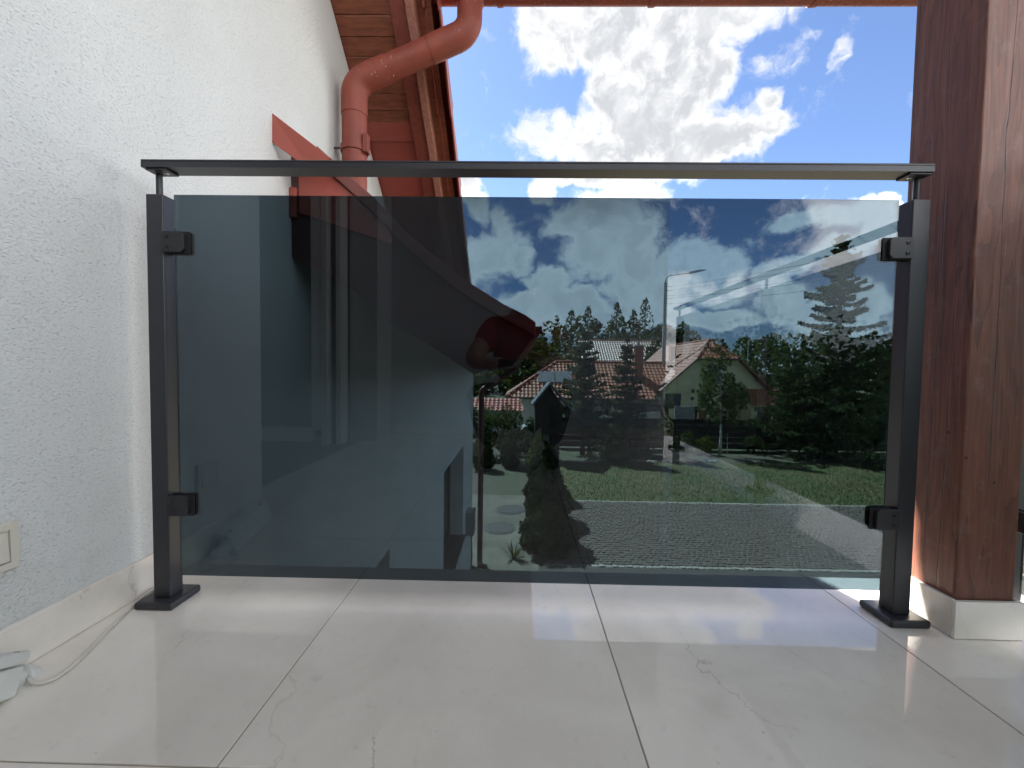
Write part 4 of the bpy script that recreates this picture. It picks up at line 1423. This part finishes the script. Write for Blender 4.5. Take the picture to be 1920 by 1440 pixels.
# left slope (faces -x), right slope, hip
tile_roof("roof_tiles", "pantile", nh, (EL, GY_, EZ), (0, 11, 0), (hw, 0, SL * hw), lambda u, v: v < (hipz - EZ) / (ZR - EZ) or u * 11 > 1.45 * (v - (hipz - EZ) / (ZR - EZ)) / (1 - (hipz - EZ) / (ZR - EZ)), 40, 15)
tile_roof("roof_tiles", "pantile", nh, (ER, GY_, EZ), (0, 11, 0), (-hw, 0, SL * hw), lambda u, v: v < .55 or u * 11 > 1.45 * (v - .55) / .45, 30, 12)
tile_roof("roof_tiles", "pantile", nh, (AX - 1.37, GY_ - .08, hipz - .05), (2.74, 0, 0), (0, 1.5, 1.31), lambda u, v: abs(u - .5) < .5 * (1 - v) + .02, 10, 5)
MB().add([(EL + .05, GY_ + .02, EZ - .06), (AX - 1.4, GY_ + .02, hipz - .08), (AX - 1.4, 37, hipz - .08), (EL + .05, 37, EZ - .06)], [(0, 3, 2, 1)]).build("soffit", "dark_timber", nh)
for nm, a, b in [("verge_board", (EL, GY_ - .03, EZ - .02), (AX - 1.37, GY_ - .03, hipz - .02)), ("verge_board", (ER, GY_ - .03, EZ - .02), (AX + 1.37, GY_ - .03, hipz - .02)),
                 ("hip_ridge", (AX - 1.37, GY_ - .03, hipz + .03), (AX, yh, ZR + .06)), ("hip_ridge", (AX + 1.37, GY_ - .03, hipz + .03), (AX, yh, ZR + .06)),
                 ("ridge", (AX, yh, ZR + .06), (AX, 38, ZR + .06))]:
    beam(MB(), a, b, .075).build(nm, "brick_red" if nm != "verge_board" else "barge_wood", nh)
MB().tube([(AX - 1.45, GY_ - .12, hipz - .09), (AX + 1.45, GY_ - .12, hipz - .09)], .06, 8).build("hip_gutter", "dark_frame", nh)


def window(x0, x1, z0, z1, yf, frame="white_frame"):
    m = MB()
    t = .06
    m.box(x0, x0 + t, yf - .03, yf + .05, z0, z1).box(x1 - t, x1, yf - .03, yf + .05, z0, z1)
    m.box(x0 + t, x1 - t, yf - .03, yf + .05, z0, z0 + t).box(x0 + t, x1 - t, yf - .03, yf + .05, z1 - t, z1)
    w = m.build("window", frame, nh)
    MB().box(x0 + t, x1 - t, yf + .0, yf + .01, z0 + t, z1 - t).build("pane", "panel_blue", w)


window(9.98, 10.98, -2.05, -1.05, GY_ + .32, "dark_frame")
window(12.75, 13.65, -0.45, 1.05, GY_ + .32)
MB().box(11.68, 11.86, GY_ + .31, GY_ + .36, -1.45, -1.27).build("vent", "dark_frame", nh)
m = MB()
m.tube([(11.72, GY_ + .3, -.75), (11.72, GY_ + .12, -.75)], .025, 6).box(11.66, 11.78, GY_ + .06, GY_ + .2, -.98, -.72)
m.build("wall_lamp", "dark_frame", nh)
m = MB()
for k in range(9):
    m.tube([(12.3 + k * .19, GY_ - .1, -.55), (12.3 + k * .19, GY_ - .1, .25)], .012, 5)
m.tube([(12.25, GY_ - .1, .27), (13.9, GY_ - .1, .27)], .022, 5).tube([(12.25, GY_ - .1, -.55), (13.9, GY_ - .1, -.55)], .022, 5)
m.tube([(12.27, GY_ + .35, .27), (12.27, GY_ - .1, .27)], .022, 5).tube([(13.88, GY_ + .35, .27), (13.88, GY_ - .1, .27)], .022, 5)
m.build("balcony_rail", "dark_frame", nh)
MB().box(11.55, 11.95, 31.0, 31.45, 0.6, 2.35).build("chimney", "brick_red", nh)
# right annexe with a low roof
MB().box(15.0, 17.7, 26.0, GY_ + .34, GZ, -1.6).build("annexe_wall", "house_cream", nh)
tile_roof("roof_tiles", "pantile", nh, (14.8, 25.6, -1.62), (3.15, 0, 0), (0, 1.7, .95), lambda u, v: True, 12, 5)
MB().box(15.4, 16.3, 25.97, 25.995, GZ + .1, -1.75).build("annexe_door", "dark_frame", nh)
# long wing towards us
WE, WR, WY0, WY1 = -1.43, 1.03, 27.0, 30.0
MB().box(0.2, 9.79, 27.7, 32.5, GZ, WE + .12).build("wing_wall", "house_white", nh)
tile_roof("roof_tiles", "pantile", nh, (-0.9, WY0, WE), (12.4, 0, 0), (0, WY1 - WY0, WR - WE), lambda u, v: u * 12.4 > 3.6 * v and (u * 12.4 - .9 < EL + (WE + (WR - WE) * v - EZ) / SL + .15), 46, 12)
tile_roof("roof_tiles", "pantile", nh, (-0.9, 33.0, WE), (0, -6.0, 0), (3.6, 0, WR - WE), lambda u, v: abs(u - .5) < .5 * (1 - v) + .02, 20, 11)
tile_roof("roof_tiles", "pantile", nh, (-0.9, 33.0, WE), (12.4, 0, 0), (0, -3.0, WR - WE), lambda u, v: u * 12.4 > 3.6 * v, 20, 8)
beam(MB(), (2.7, 30.0, WR + .05), (11.6, 30.0, WR + .05), .08).build("ridge", "brick_red", nh)
beam(MB(), (-0.9, WY0, WE + .05), (2.7, 30.0, WR + .05), .07).build("hip_ridge", "brick_red", nh)
MB().tube([(-0.9, WY0 - .06, WE - .05), (EL - .05, WY0 - .06, WE - .05)], .06, 8).build("gutter", "dark_frame", nh)
window(8.62, 9.6, -2.3, -1.4, 27.68, "dark_frame")
window(5.6, 6.5, -2.3, -1.45, 27.68, "white_frame")
MB().tube([(9.72, 26.95, WE - .05), (9.86, 27.2, WE - .45), (9.86, 27.2, GZ)], .045, 8).build("downpipe", "dark_frame", nh, smooth=True)
ch = MB().box(8.18, 8.76, 28.55, 29.0, -0.2, 2.18).build("chimney", "brick_red", nh)
MB().box(8.12, 8.82, 28.49, 29.06, 2.182, 2.25).build("cap", "pole_concrete", ch)
MB().tube([(8.47, 28.78, 2.25), (8.47, 28.78, 2.5)], .09, 10).build("flue", "galvanised", ch)
sp_ = thing("solar_panel", "grey solar panels lying on the pantile wing of the cream house", "solar panel", (2.4, 28, -.3))
for k in range(2):
    for r in range(1):
        a = 1.35 + k * 1.22
        m = MB()
        v = []
        for dz in (.10, .15):
            for (xx, tt) in ((a, .36), (a + 1.18, .36), (a + 1.18, .66), (a, .66)):
                v.append((xx, WY0 + tt * 3.0, WE + tt * (WR - WE) + dz))
        m.add(v, [(3, 2, 1, 0), (4, 5, 6, 7), (0, 1, 5, 4), (1, 2, 6, 5), (2, 3, 7, 6), (3, 0, 4, 7)])
        m.build("panel", "slate", sp_)
pn = thing("garden_screen", "pale grey screen panel beyond the fence before the cream gable wall", "screen", (11, 24, GZ))
MB().box(9.35, 10.55, 24.0, 24.06, GZ, -1.62).build("panel", "panel_grey", pn)
MB().box(10.56, 10.70, 23.97, 24.09, GZ, -1.6).build("post", "dark_frame", pn)
gp_ = thing("gate_pillar", "short red brick gate pillar with a flat cap beside the pale screen", "pillar", (11.0, 24, GZ))
MB().box(10.78, 11.2, 23.9, 24.3, GZ, -1.85).build("shaft", "brick_red", gp_)
MB().box(10.72, 11.26, 23.84, 24.36, -1.849, -1.79).build("cap", "brick_red", gp_)
bhs = thing("far_house", "house farther back with a long pale grey-brown tiled roof", "house", (11, 46, GZ))
MB().box(7.2, 16.0, 43.6, 50, GZ, 1.1).build("wall", "house_white", bhs)
tile_roof("roof_tiles", "pantile_far", bhs, (6.7, 43.0, 1.0), (9.9, 0, 0), (0, 3.6, 2.75), lambda u, v: u * 9.9 < 9.9 - .85 * v, 36, 12, .06, .05)
tile_roof("roof_tiles", "pantile_far", bhs, (6.7, 50.2, 1.0), (9.9, 0, 0), (0, -3.6, 2.75), lambda u, v: True, 20, 6)
beam(MB(), (6.7, 46.6, 3.8), (15.8, 46.6, 3.8), .09).build("ridge", "brick_red", bhs)
lh = thing("low_house", "house with brown tiled hip roof half hidden by the left shrubs", "house", (-2, 24, GZ))
tile_roof("roof_tiles", "roof_red", lh, (-4.2, 23.0, -1.95), (4.6, 0, 0), (0, 1.3, .62), lambda u, v: u * 4.6 < 4.6 - .4 * v, 18, 5)
MB().box(-4.0, 0.2, 23.5, 26.0, GZ, -1.9).build("wall", "house_white", lh)

# ---- street poles, wires
po = thing("street_pole", "tall grey concrete pole carrying a street lamp arm and wires", "pole", (10.68, 30, GZ))
MB().tube([(10.68, 30, GZ), (10.66, 30, 6.95)], [.17, .115], 10).build("pole", "pole_concrete", po, smooth=True, sm_angle=50)
la = MB().tube([(10.66, 30, 6.9)] + [tuple(p) for p in arc((10.66, 30, 6.9), (10.72, 30, 7.42), (12.3, 30, 7.66), .35)] + [(12.3, 30, 7.66)], .045, 8).build("lamp_arm", "galvanised", po, smooth=True)
m = MB()
m.tube([(12.2, 30, 7.64), (12.5, 30, 7.70), (13.1, 30, 7.84), (13.6, 30, 7.90)], [.05, .10, .09, .03], 8)
m.build("lamp_head", "galvanised", la, smooth=True)
for k, z in enumerate((6.64, 6.36, 5.97, 5.78, 5.39)):
    m = MB()
    m.tube([(10.72, 29.9, z), (10.90, 29.9, z)], .022, 6)
    for q_ in range(3):
        m.lathe([(.02, -.03), (.045, -.01), (.02, .03)], (10.86 + q_ * .12, 29.9, z), 6)
    m.build("insulator", "iron", po)
wr = thing("power_wires", "five thin overhead wires running from the concrete pole across the sky", "wires", (14, 24, 6))
for (z0, z1, xx) in ((6.64, 6.72, 18.8), (6.36, 6.45, 18.8), (5.97, 5.80, 18.8), (5.78, 5.62, 18.8), (5.39, 5.1, 18.8)):
    pts = []
    for t in np.linspace(0, 1, 20):
        pts.append((10.9 + (xx - 10.9) * t, 29.9 + (18.0 - 29.9) * t, z0 + (z1 - z0) * t - .55 * 4 * t * (1 - t) * .35))
    MB().tube(pts, .009, 5).build("wire", "wire", wr)
p2 = thing("street_lamp", "thin distant street lamp with a short arm before the dark forest", "street lamp", (22.3, 40, GZ))
MB().tube([(22.3, 40, GZ), (22.3, 40, 3.35), (22.4, 40, 3.5), (23.2, 40, 3.62)], .055, 6).build("pole", "galvanised", p2, smooth=True)
MB().tube([(23.2, 40, 3.62), (23.75, 40, 3.68)], .08, 6).build("lamp_head", "galvanised", p2, smooth=True)

# ---- distant forest: one mass of crowns made of leaf clumps, tall pines standing out of it
rs = np.random.default_rng(99)
P, S, NR = [], [], []
trunks = MB()


def crown(cx, cy, zt, H, R, n, pine):
    t = rs.uniform(0, 1, n)
    if pine:
        k = np.clip((np.floor(t * 7) + rs.normal(.3, .33, n)) / 7, 0, 1)
        t = k
        r = R * (1 - t) ** .8 * rs.uniform(.1, 1, n) ** .6 + .1
    else:
        r = R * np.sqrt(np.clip(1 - (2 * t - 1) ** 2, 0, 1)) * rs.uniform(.3, 1, n) ** .5
    a = rs.uniform(0, 6.283, n)
    P.append(np.stack([cx + r * np.cos(a), cy + r * np.sin(a), zt - H + H * t], 1))
    S.append(rs.uniform(.4, 1.1, n) * (.75 if pine else .9))


for cx in np.arange(-22, 92, 1.7):
    for row in range(2):
        cy = 62 + row * 9 + rs.uniform(-3, 3)
        x = cx + rs.uniform(-.8, .8)
        ang = x / cy
        base = 6.6 if ang > .30 else 8.6
        if ang > .42:
            base = 5.6
        if ang < .05:
            base = 6.0
        zt = base * (cy / 68) + rs.uniform(-1.3, 1.1)
        crown(x, cy, zt, zt - GZ - rs.uniform(.5, 2), rs.uniform(1.6, 2.8), 260, rs.random() < .45)
tag(mesh_np("forest", *cards(np.concatenate(P), np.concatenate(S), aspect=.6), "leaf_forest"), kind="stuff")
PN = [(10.9, 66, 10.6, "tall pine top above the left end of the pale roof"), (15.5, 66, 11.3, "pointed pine top above the middle of the pale roof"),
      (20.3, 67, 12.2, "highest pointed pine top next to the concrete pole"), (8.0, 64, 9.8, "ragged pine top nearest the red shirt reflection"),
      (17.9, 65, 10.0, "short pine top between the two pointed pines")]
for i, (x, y, zt, lab) in enumerate(PN):
    P, S = [], []
    crown(x, y, zt, 7.0, 2.1, 420, True)
    r_ = thing("forest_pine", lab, "tree", (x, y, GZ), "pines standing out of the forest")
    MB().tube([(x, y, GZ), (x, y, zt - .3)], [.25, .05], 6).build("trunk", "bark", r_)
    mesh_np("crown", *cards(np.concatenate(P), np.concatenate(S) * .8, aspect=.5), "leaf_forest", r_)
r_ = thing("forest_oak", "dark leafy tree crown just right of the concrete pole", "tree", (15.2, 42, GZ))
bushy(r_, 15.6, 42, 0.0, 5.0, 2.3, 2.0, "leaf_forest", 71, 1600, .5, "egg", 30, True, .7, .3)
r_ = thing("forest_oak", "dark leafy tree right of the red shirt reflection over the wing roof", "tree", (1.5, 40, GZ))
bushy(r_, 1.6, 40, -1.0, 4.9, 3.4, 2.4, "leaf_forest", 72, 1800, .5, "egg", 30, True, .7, .3)
r_ = thing("forest_oak", "dark bushy tree behind the low brown roof on the left", "tree", (-3.0, 36, GZ))
bushy(r_, -2.9, 36, -2.0, 3.6, 3.2, 2.4, "leaf_forest", 73, 1800, .45, "egg", 30, True, .7, .3)

# ---- trees added out of view to keep bright ground and sky out of the mirror image
for (x, y, H, R, sd, lab) in [(7.5, -3.5, 5.2, 2.6, 81, "added dark blocker tree closest to the open side of the balcony"), (9.5, -8.5, 5.8, 3.4, 82, "added dark blocker tree behind the closest one on the open side"),
                              (8.2, -14.0, 6.0, 3.6, 83, "added dark blocker tree farthest back on the open side"), (11.0, 1.5, 5.0, 2.6, 84, "added dark blocker tree out past the timber post")]:
    r_ = thing("blocker_tree", lab, "tree", (x, y, GZ), "added blocker trees on the open side")
    bushy(r_, x, y, GZ + .2, H - .6, R, R, "leaf_pine_dark", sd, 9000, .15, "oval", 70, True, .7, .3, "bark", .82)

# ================================================================== PERSON crouching with the phone (mirrored in the glass)
person = thing("person", "person in a dark red T-shirt and dark trousers crouching and holding up a phone", "person", (0.02, -1.5, 0))


def skin_mesh(name, joints, edges, m, parent, sub=2):
    me = bpy.data.meshes.new(name)
    me.from_pydata([j[:3] for j in joints], edges, [])
    o = bpy.data.objects.new(name, me)
    COL.objects.link(o)
    md = o.modifiers.new("skin", "SKIN")
    md.use_smooth_shade = True
    for i, j in enumerate(joints):
        sv = me.skin_vertices[0].data[i]
        sv.radius = (j[3], j[4] if len(j) > 4 else j[3])
        sv.use_root = (i == 0)
    ss = o.modifiers.new("sub", "SUBSURF")
    ss.levels = ss.render_levels = sub
    me.materials.append(MATS[m])
    adopt(o, parent)
    return o


# body: one continuous skinned figure
J = [(0.01, -1.62, 0.36, .135, .12), (0.01, -1.58, 0.50, .125, .115), (0.01, -1.50, 0.62, .15, .115), (0.01, -1.42, 0.73, .145, .10), (0.01, -1.365, 0.82, .06, .06), (0.01, -1.335, 0.88, .055, .055),
     (-0.15, -1.40, 0.755, .065, .065), (-0.235, -1.25, 0.62, .048, .048), (-0.235, -1.20, 0.585, .043, .043), (-0.115, -1.02, 0.575, .026, .026),
     (0.17, -1.40, 0.755, .065, .065), (0.25, -1.25, 0.63, .048, .048), (0.25, -1.20, 0.60, .043, .043), (0.085, -1.02, 0.575, .026, .026),
     (-0.11, -1.60, 0.33, .095, .095), (-0.19, -1.30, 0.40, .072, .072), (-0.20, -1.22, 0.41, .062, .062), (-0.18, -1.42, 0.22, .055, .055), (-0.16, -1.50, 0.09, .04, .04),
     (0.13, -1.60, 0.33, .095, .095), (0.20, -1.30, 0.40, .072, .072), (0.21, -1.22, 0.41, .062, .062), (0.20, -1.42, 0.22, .055, .055), (0.18, -1.50, 0.09, .04, .04)]
Ed = [(0, 1), (1, 2), (2, 3), (3, 4), (4, 5), (3, 6), (6, 7), (7, 8), (8, 9), (3, 10), (10, 11), (11, 12), (12, 13), (0, 14), (14, 15), (15, 16), (16, 17), (17, 18), (0, 19), (19, 20), (20, 21), (21, 22), (22, 23)]
skin_mesh("body", J, Ed, "skin", person)
# clothing over it
gsh = .020
skin_mesh("shirt", [(J[1][0], J[1][1], J[1][2] - .04, .155, .14), (0.01, -1.50, .62, .178, .14), (0.01, -1.42, .73, .172, .125), (0.01, -1.375, .805, .085, .08),
                    (-0.15, -1.40, .755, .092, .09), (-0.215, -1.285, .655, .078, .075), (0.17, -1.40, .755, .092, .09), (0.232, -1.285, .66, .078, .075)],
          [(0, 1), (1, 2), (2, 3), (2, 4), (4, 5), (2, 6), (6, 7)], "shirt_red", person)
skin_mesh("trousers", [(0.01, -1.625, .36, .16, .145)] + [(j[0], j[1], j[2], j[3] + .02, j[4] + .02) for j in (J[14], J[15], J[16], J[17])] + [(-0.163, -1.487, .115, .06, .06)]
          + [(j[0], j[1], j[2], j[3] + .02, j[4] + .02) for j in (J[19], J[20], J[21], J[22])] + [(0.183, -1.487, .115, .06, .06)],
          [(0, 1), (1, 2), (2, 3), (3, 4), (4, 5), (0, 6), (6, 7), (7, 8), (8, 9), (9, 10)], "trousers", person)
for sx in (-0.165, 0.185):
    sh = MB()
    pts = [(sx, -1.56, .045), (sx, -1.50, .055), (sx, -1.42, .045), (sx, -1.34, .035), (sx, -1.29, .03)]
    sh.tube(pts, [.030, .045, .045, .040, .022], 12)
    so_ = sh.build("shoe", "shoe", person, smooth=True)
    MB().box(sx - .043, sx + .043, -1.585, -1.275, .001, .014).build("sole", "sole", so_, bevel=.01)
# head turned down towards the phone
hm = bmesh.new()
bmesh.ops.create_uvsphere(hm, u_segments=28, v_segments=20, radius=1.0)
hd = bpy.data.meshes.new("head")
for vv in hm.verts:
    x, y, z = vv.co
    wx = .076 * (1 - .22 * max(0, -z) ** 1.3)
    yy = y * .098
    zz = z * .118
    if y > 0 and z < 0:
        yy *= 1 - .10 * (-z)
    if y > 0.3:
        nose = math.exp(-((x / .16) ** 2) - ((z + .12) / .22) ** 2)
        yy += .024 * nose
        eye = math.exp(-(((abs(x) - .36) / .15) ** 2) - ((z - .06) / .12) ** 2)
        yy -= .010 * eye
        mouth = math.exp(-((x / .28) ** 2) - ((z + .48) / .05) ** 2)
        yy -= .005 * mouth
        chin = math.exp(-((x / .3) ** 2) - ((z + .85) / .2) ** 2)
        yy += .014 * chin
    vv.co = (x * wx, yy, zz)
hm.to_mesh(hd)
hm.free()
hd.materials.append(MATS["skin"])
hd.polygons.foreach_set("use_smooth", [True] * len(hd.polygons))
head = bpy.data.objects.new("head", hd)
COL.objects.link(head)
HM = Matrix.Translation((0.01, -1.285, 0.965)) @ Matrix.Rotation(rad(-38), 4, "X")
head.matrix_world = HM
head.parent = person
head.matrix_parent_inverse = Matrix.Translation(-Vector(ROOT_LOC["person"]))


def headpart(name, mb, m):
    mb.v = [tuple(HM @ Vector(p)) for p in mb.v]
    o = mb.build(name, m, None, smooth=True)
    o.parent = head
    o.matrix_parent_inverse = (Matrix.Translation(Vector(ROOT_LOC["person"])) @ Matrix.Translation(-Vector(ROOT_LOC["person"])) @ HM).inverted()
    return o


hr = MB()
n1, n2 = 22, 9
vv, ff = [], []
for i in range(n2 + 1):
    th = math.pi * (.03 + .60 * i / n2)
    for k in range(n1):
        a = 2 * math.pi * k / n1
        yv = math.sin(th) * math.sin(a)
        zv = math.cos(th)
        lim = zv
        if yv > .25 and zv < .42:
            zv = .42 + (zv - .42) * .05
        s = 1.0 + random.uniform(-.015, .02)
        vv.append((math.sin(th) * math.cos(a) * .083 * s, yv * .106 * s - .004, zv * .127 * s))
for i in range(n2):
    for k in range(n1):
        k2 = (k + 1) % n1
        ff.append((i * n1 + k, i * n1 + k2, (i + 1) * n1 + k2, (i + 1) * n1 + k))
ff.append(tuple(range(n1))[::-1])
hr.add(vv, ff)
headpart("hair", hr, "hair")
for sx in (-1, 1):
    headpart("ear", MB().tube([(sx * .074, -.005, .03), (sx * .084, -.014, .018), (sx * .083, -.012, -.012), (sx * .074, -.002, -.03)], [.008, .013, .011, .006], 8), "skin")
    headpart("eye", MB().lathe([(.004, -.009), (.010, -.005), (.0115, 0), (.010, .005), (.004, .009)], (sx * .029, .078, .008), 10), "eye_white")
# hands holding the phone: palm and five separate fingers each
for sx, wx in ((-1, -0.115), (1, 0.085)):
    e = 0.093 * sx - 0.012          # phone edge
    hj = [(wx, -1.02, .575, .026, .018), (wx * .9 + e * .1, -0.995, .567, .036, .016), (e + sx * .016, -0.976, .560, .036, .014)]
    he = [(0, 1), (1, 2)]
    for f_, dz, ln in ((0, .026, .9), (1, .010, 1.0), (2, -.006, .95), (3, -.022, .8)):
        b0 = len(hj)
        hj += [(e + sx * .014, -0.968, .560 + dz, .0095), (e + sx * .004 * ln, -0.9585, .560 + dz, .0085), (e - sx * .022 * ln, -0.9615, .558 + dz, .0075), (e - sx * .036 * ln, -0.9635, .556 + dz, .006)]
        he += [(2, b0), (b0, b0 + 1), (b0 + 1, b0 + 2), (b0 + 2, b0 + 3)]
    b0 = len(hj)
    hj += [(e + sx * .012, -0.992, .592, .011), (e - sx * .010, -0.982, .600, .0095), (e - sx * .030, -0.972, .590, .0075)]
    he += [(1, b0), (b0, b0 + 1), (b0 + 1, b0 + 2)]
    skin_mesh("hand", hj, he, "skin", person, 2)
phn = thing("phone", "black phone held sideways by the crouching person", "phone", (-0.012, -0.95, 0.555))
MB().box(-0.093, 0.069, -0.9555, -0.9475, 0.519, 0.594).build("case", "phone_black", phn, bevel=.004)
MB().box(-0.089, 0.065, -0.9562, -0.9556, 0.523, 0.590).build("screen", "panel_blue", phn)
for zz in (0.575, 0.5576, 0.540):
    MB().lathe([(.0065, 0), (.0065, .0006), (.005, .0009)], (0, 0, 0), 14)
    lm = MB().lathe([(.0065, 0), (.0065, .0008), (.005, .0010)], (0, 0, 0), 14)
    lm.v = [(0.0 + p[0], -0.9474 + p[2], zz + p[1]) for p in lm.v]
    lm.build("lens", "panel_blue", phn)
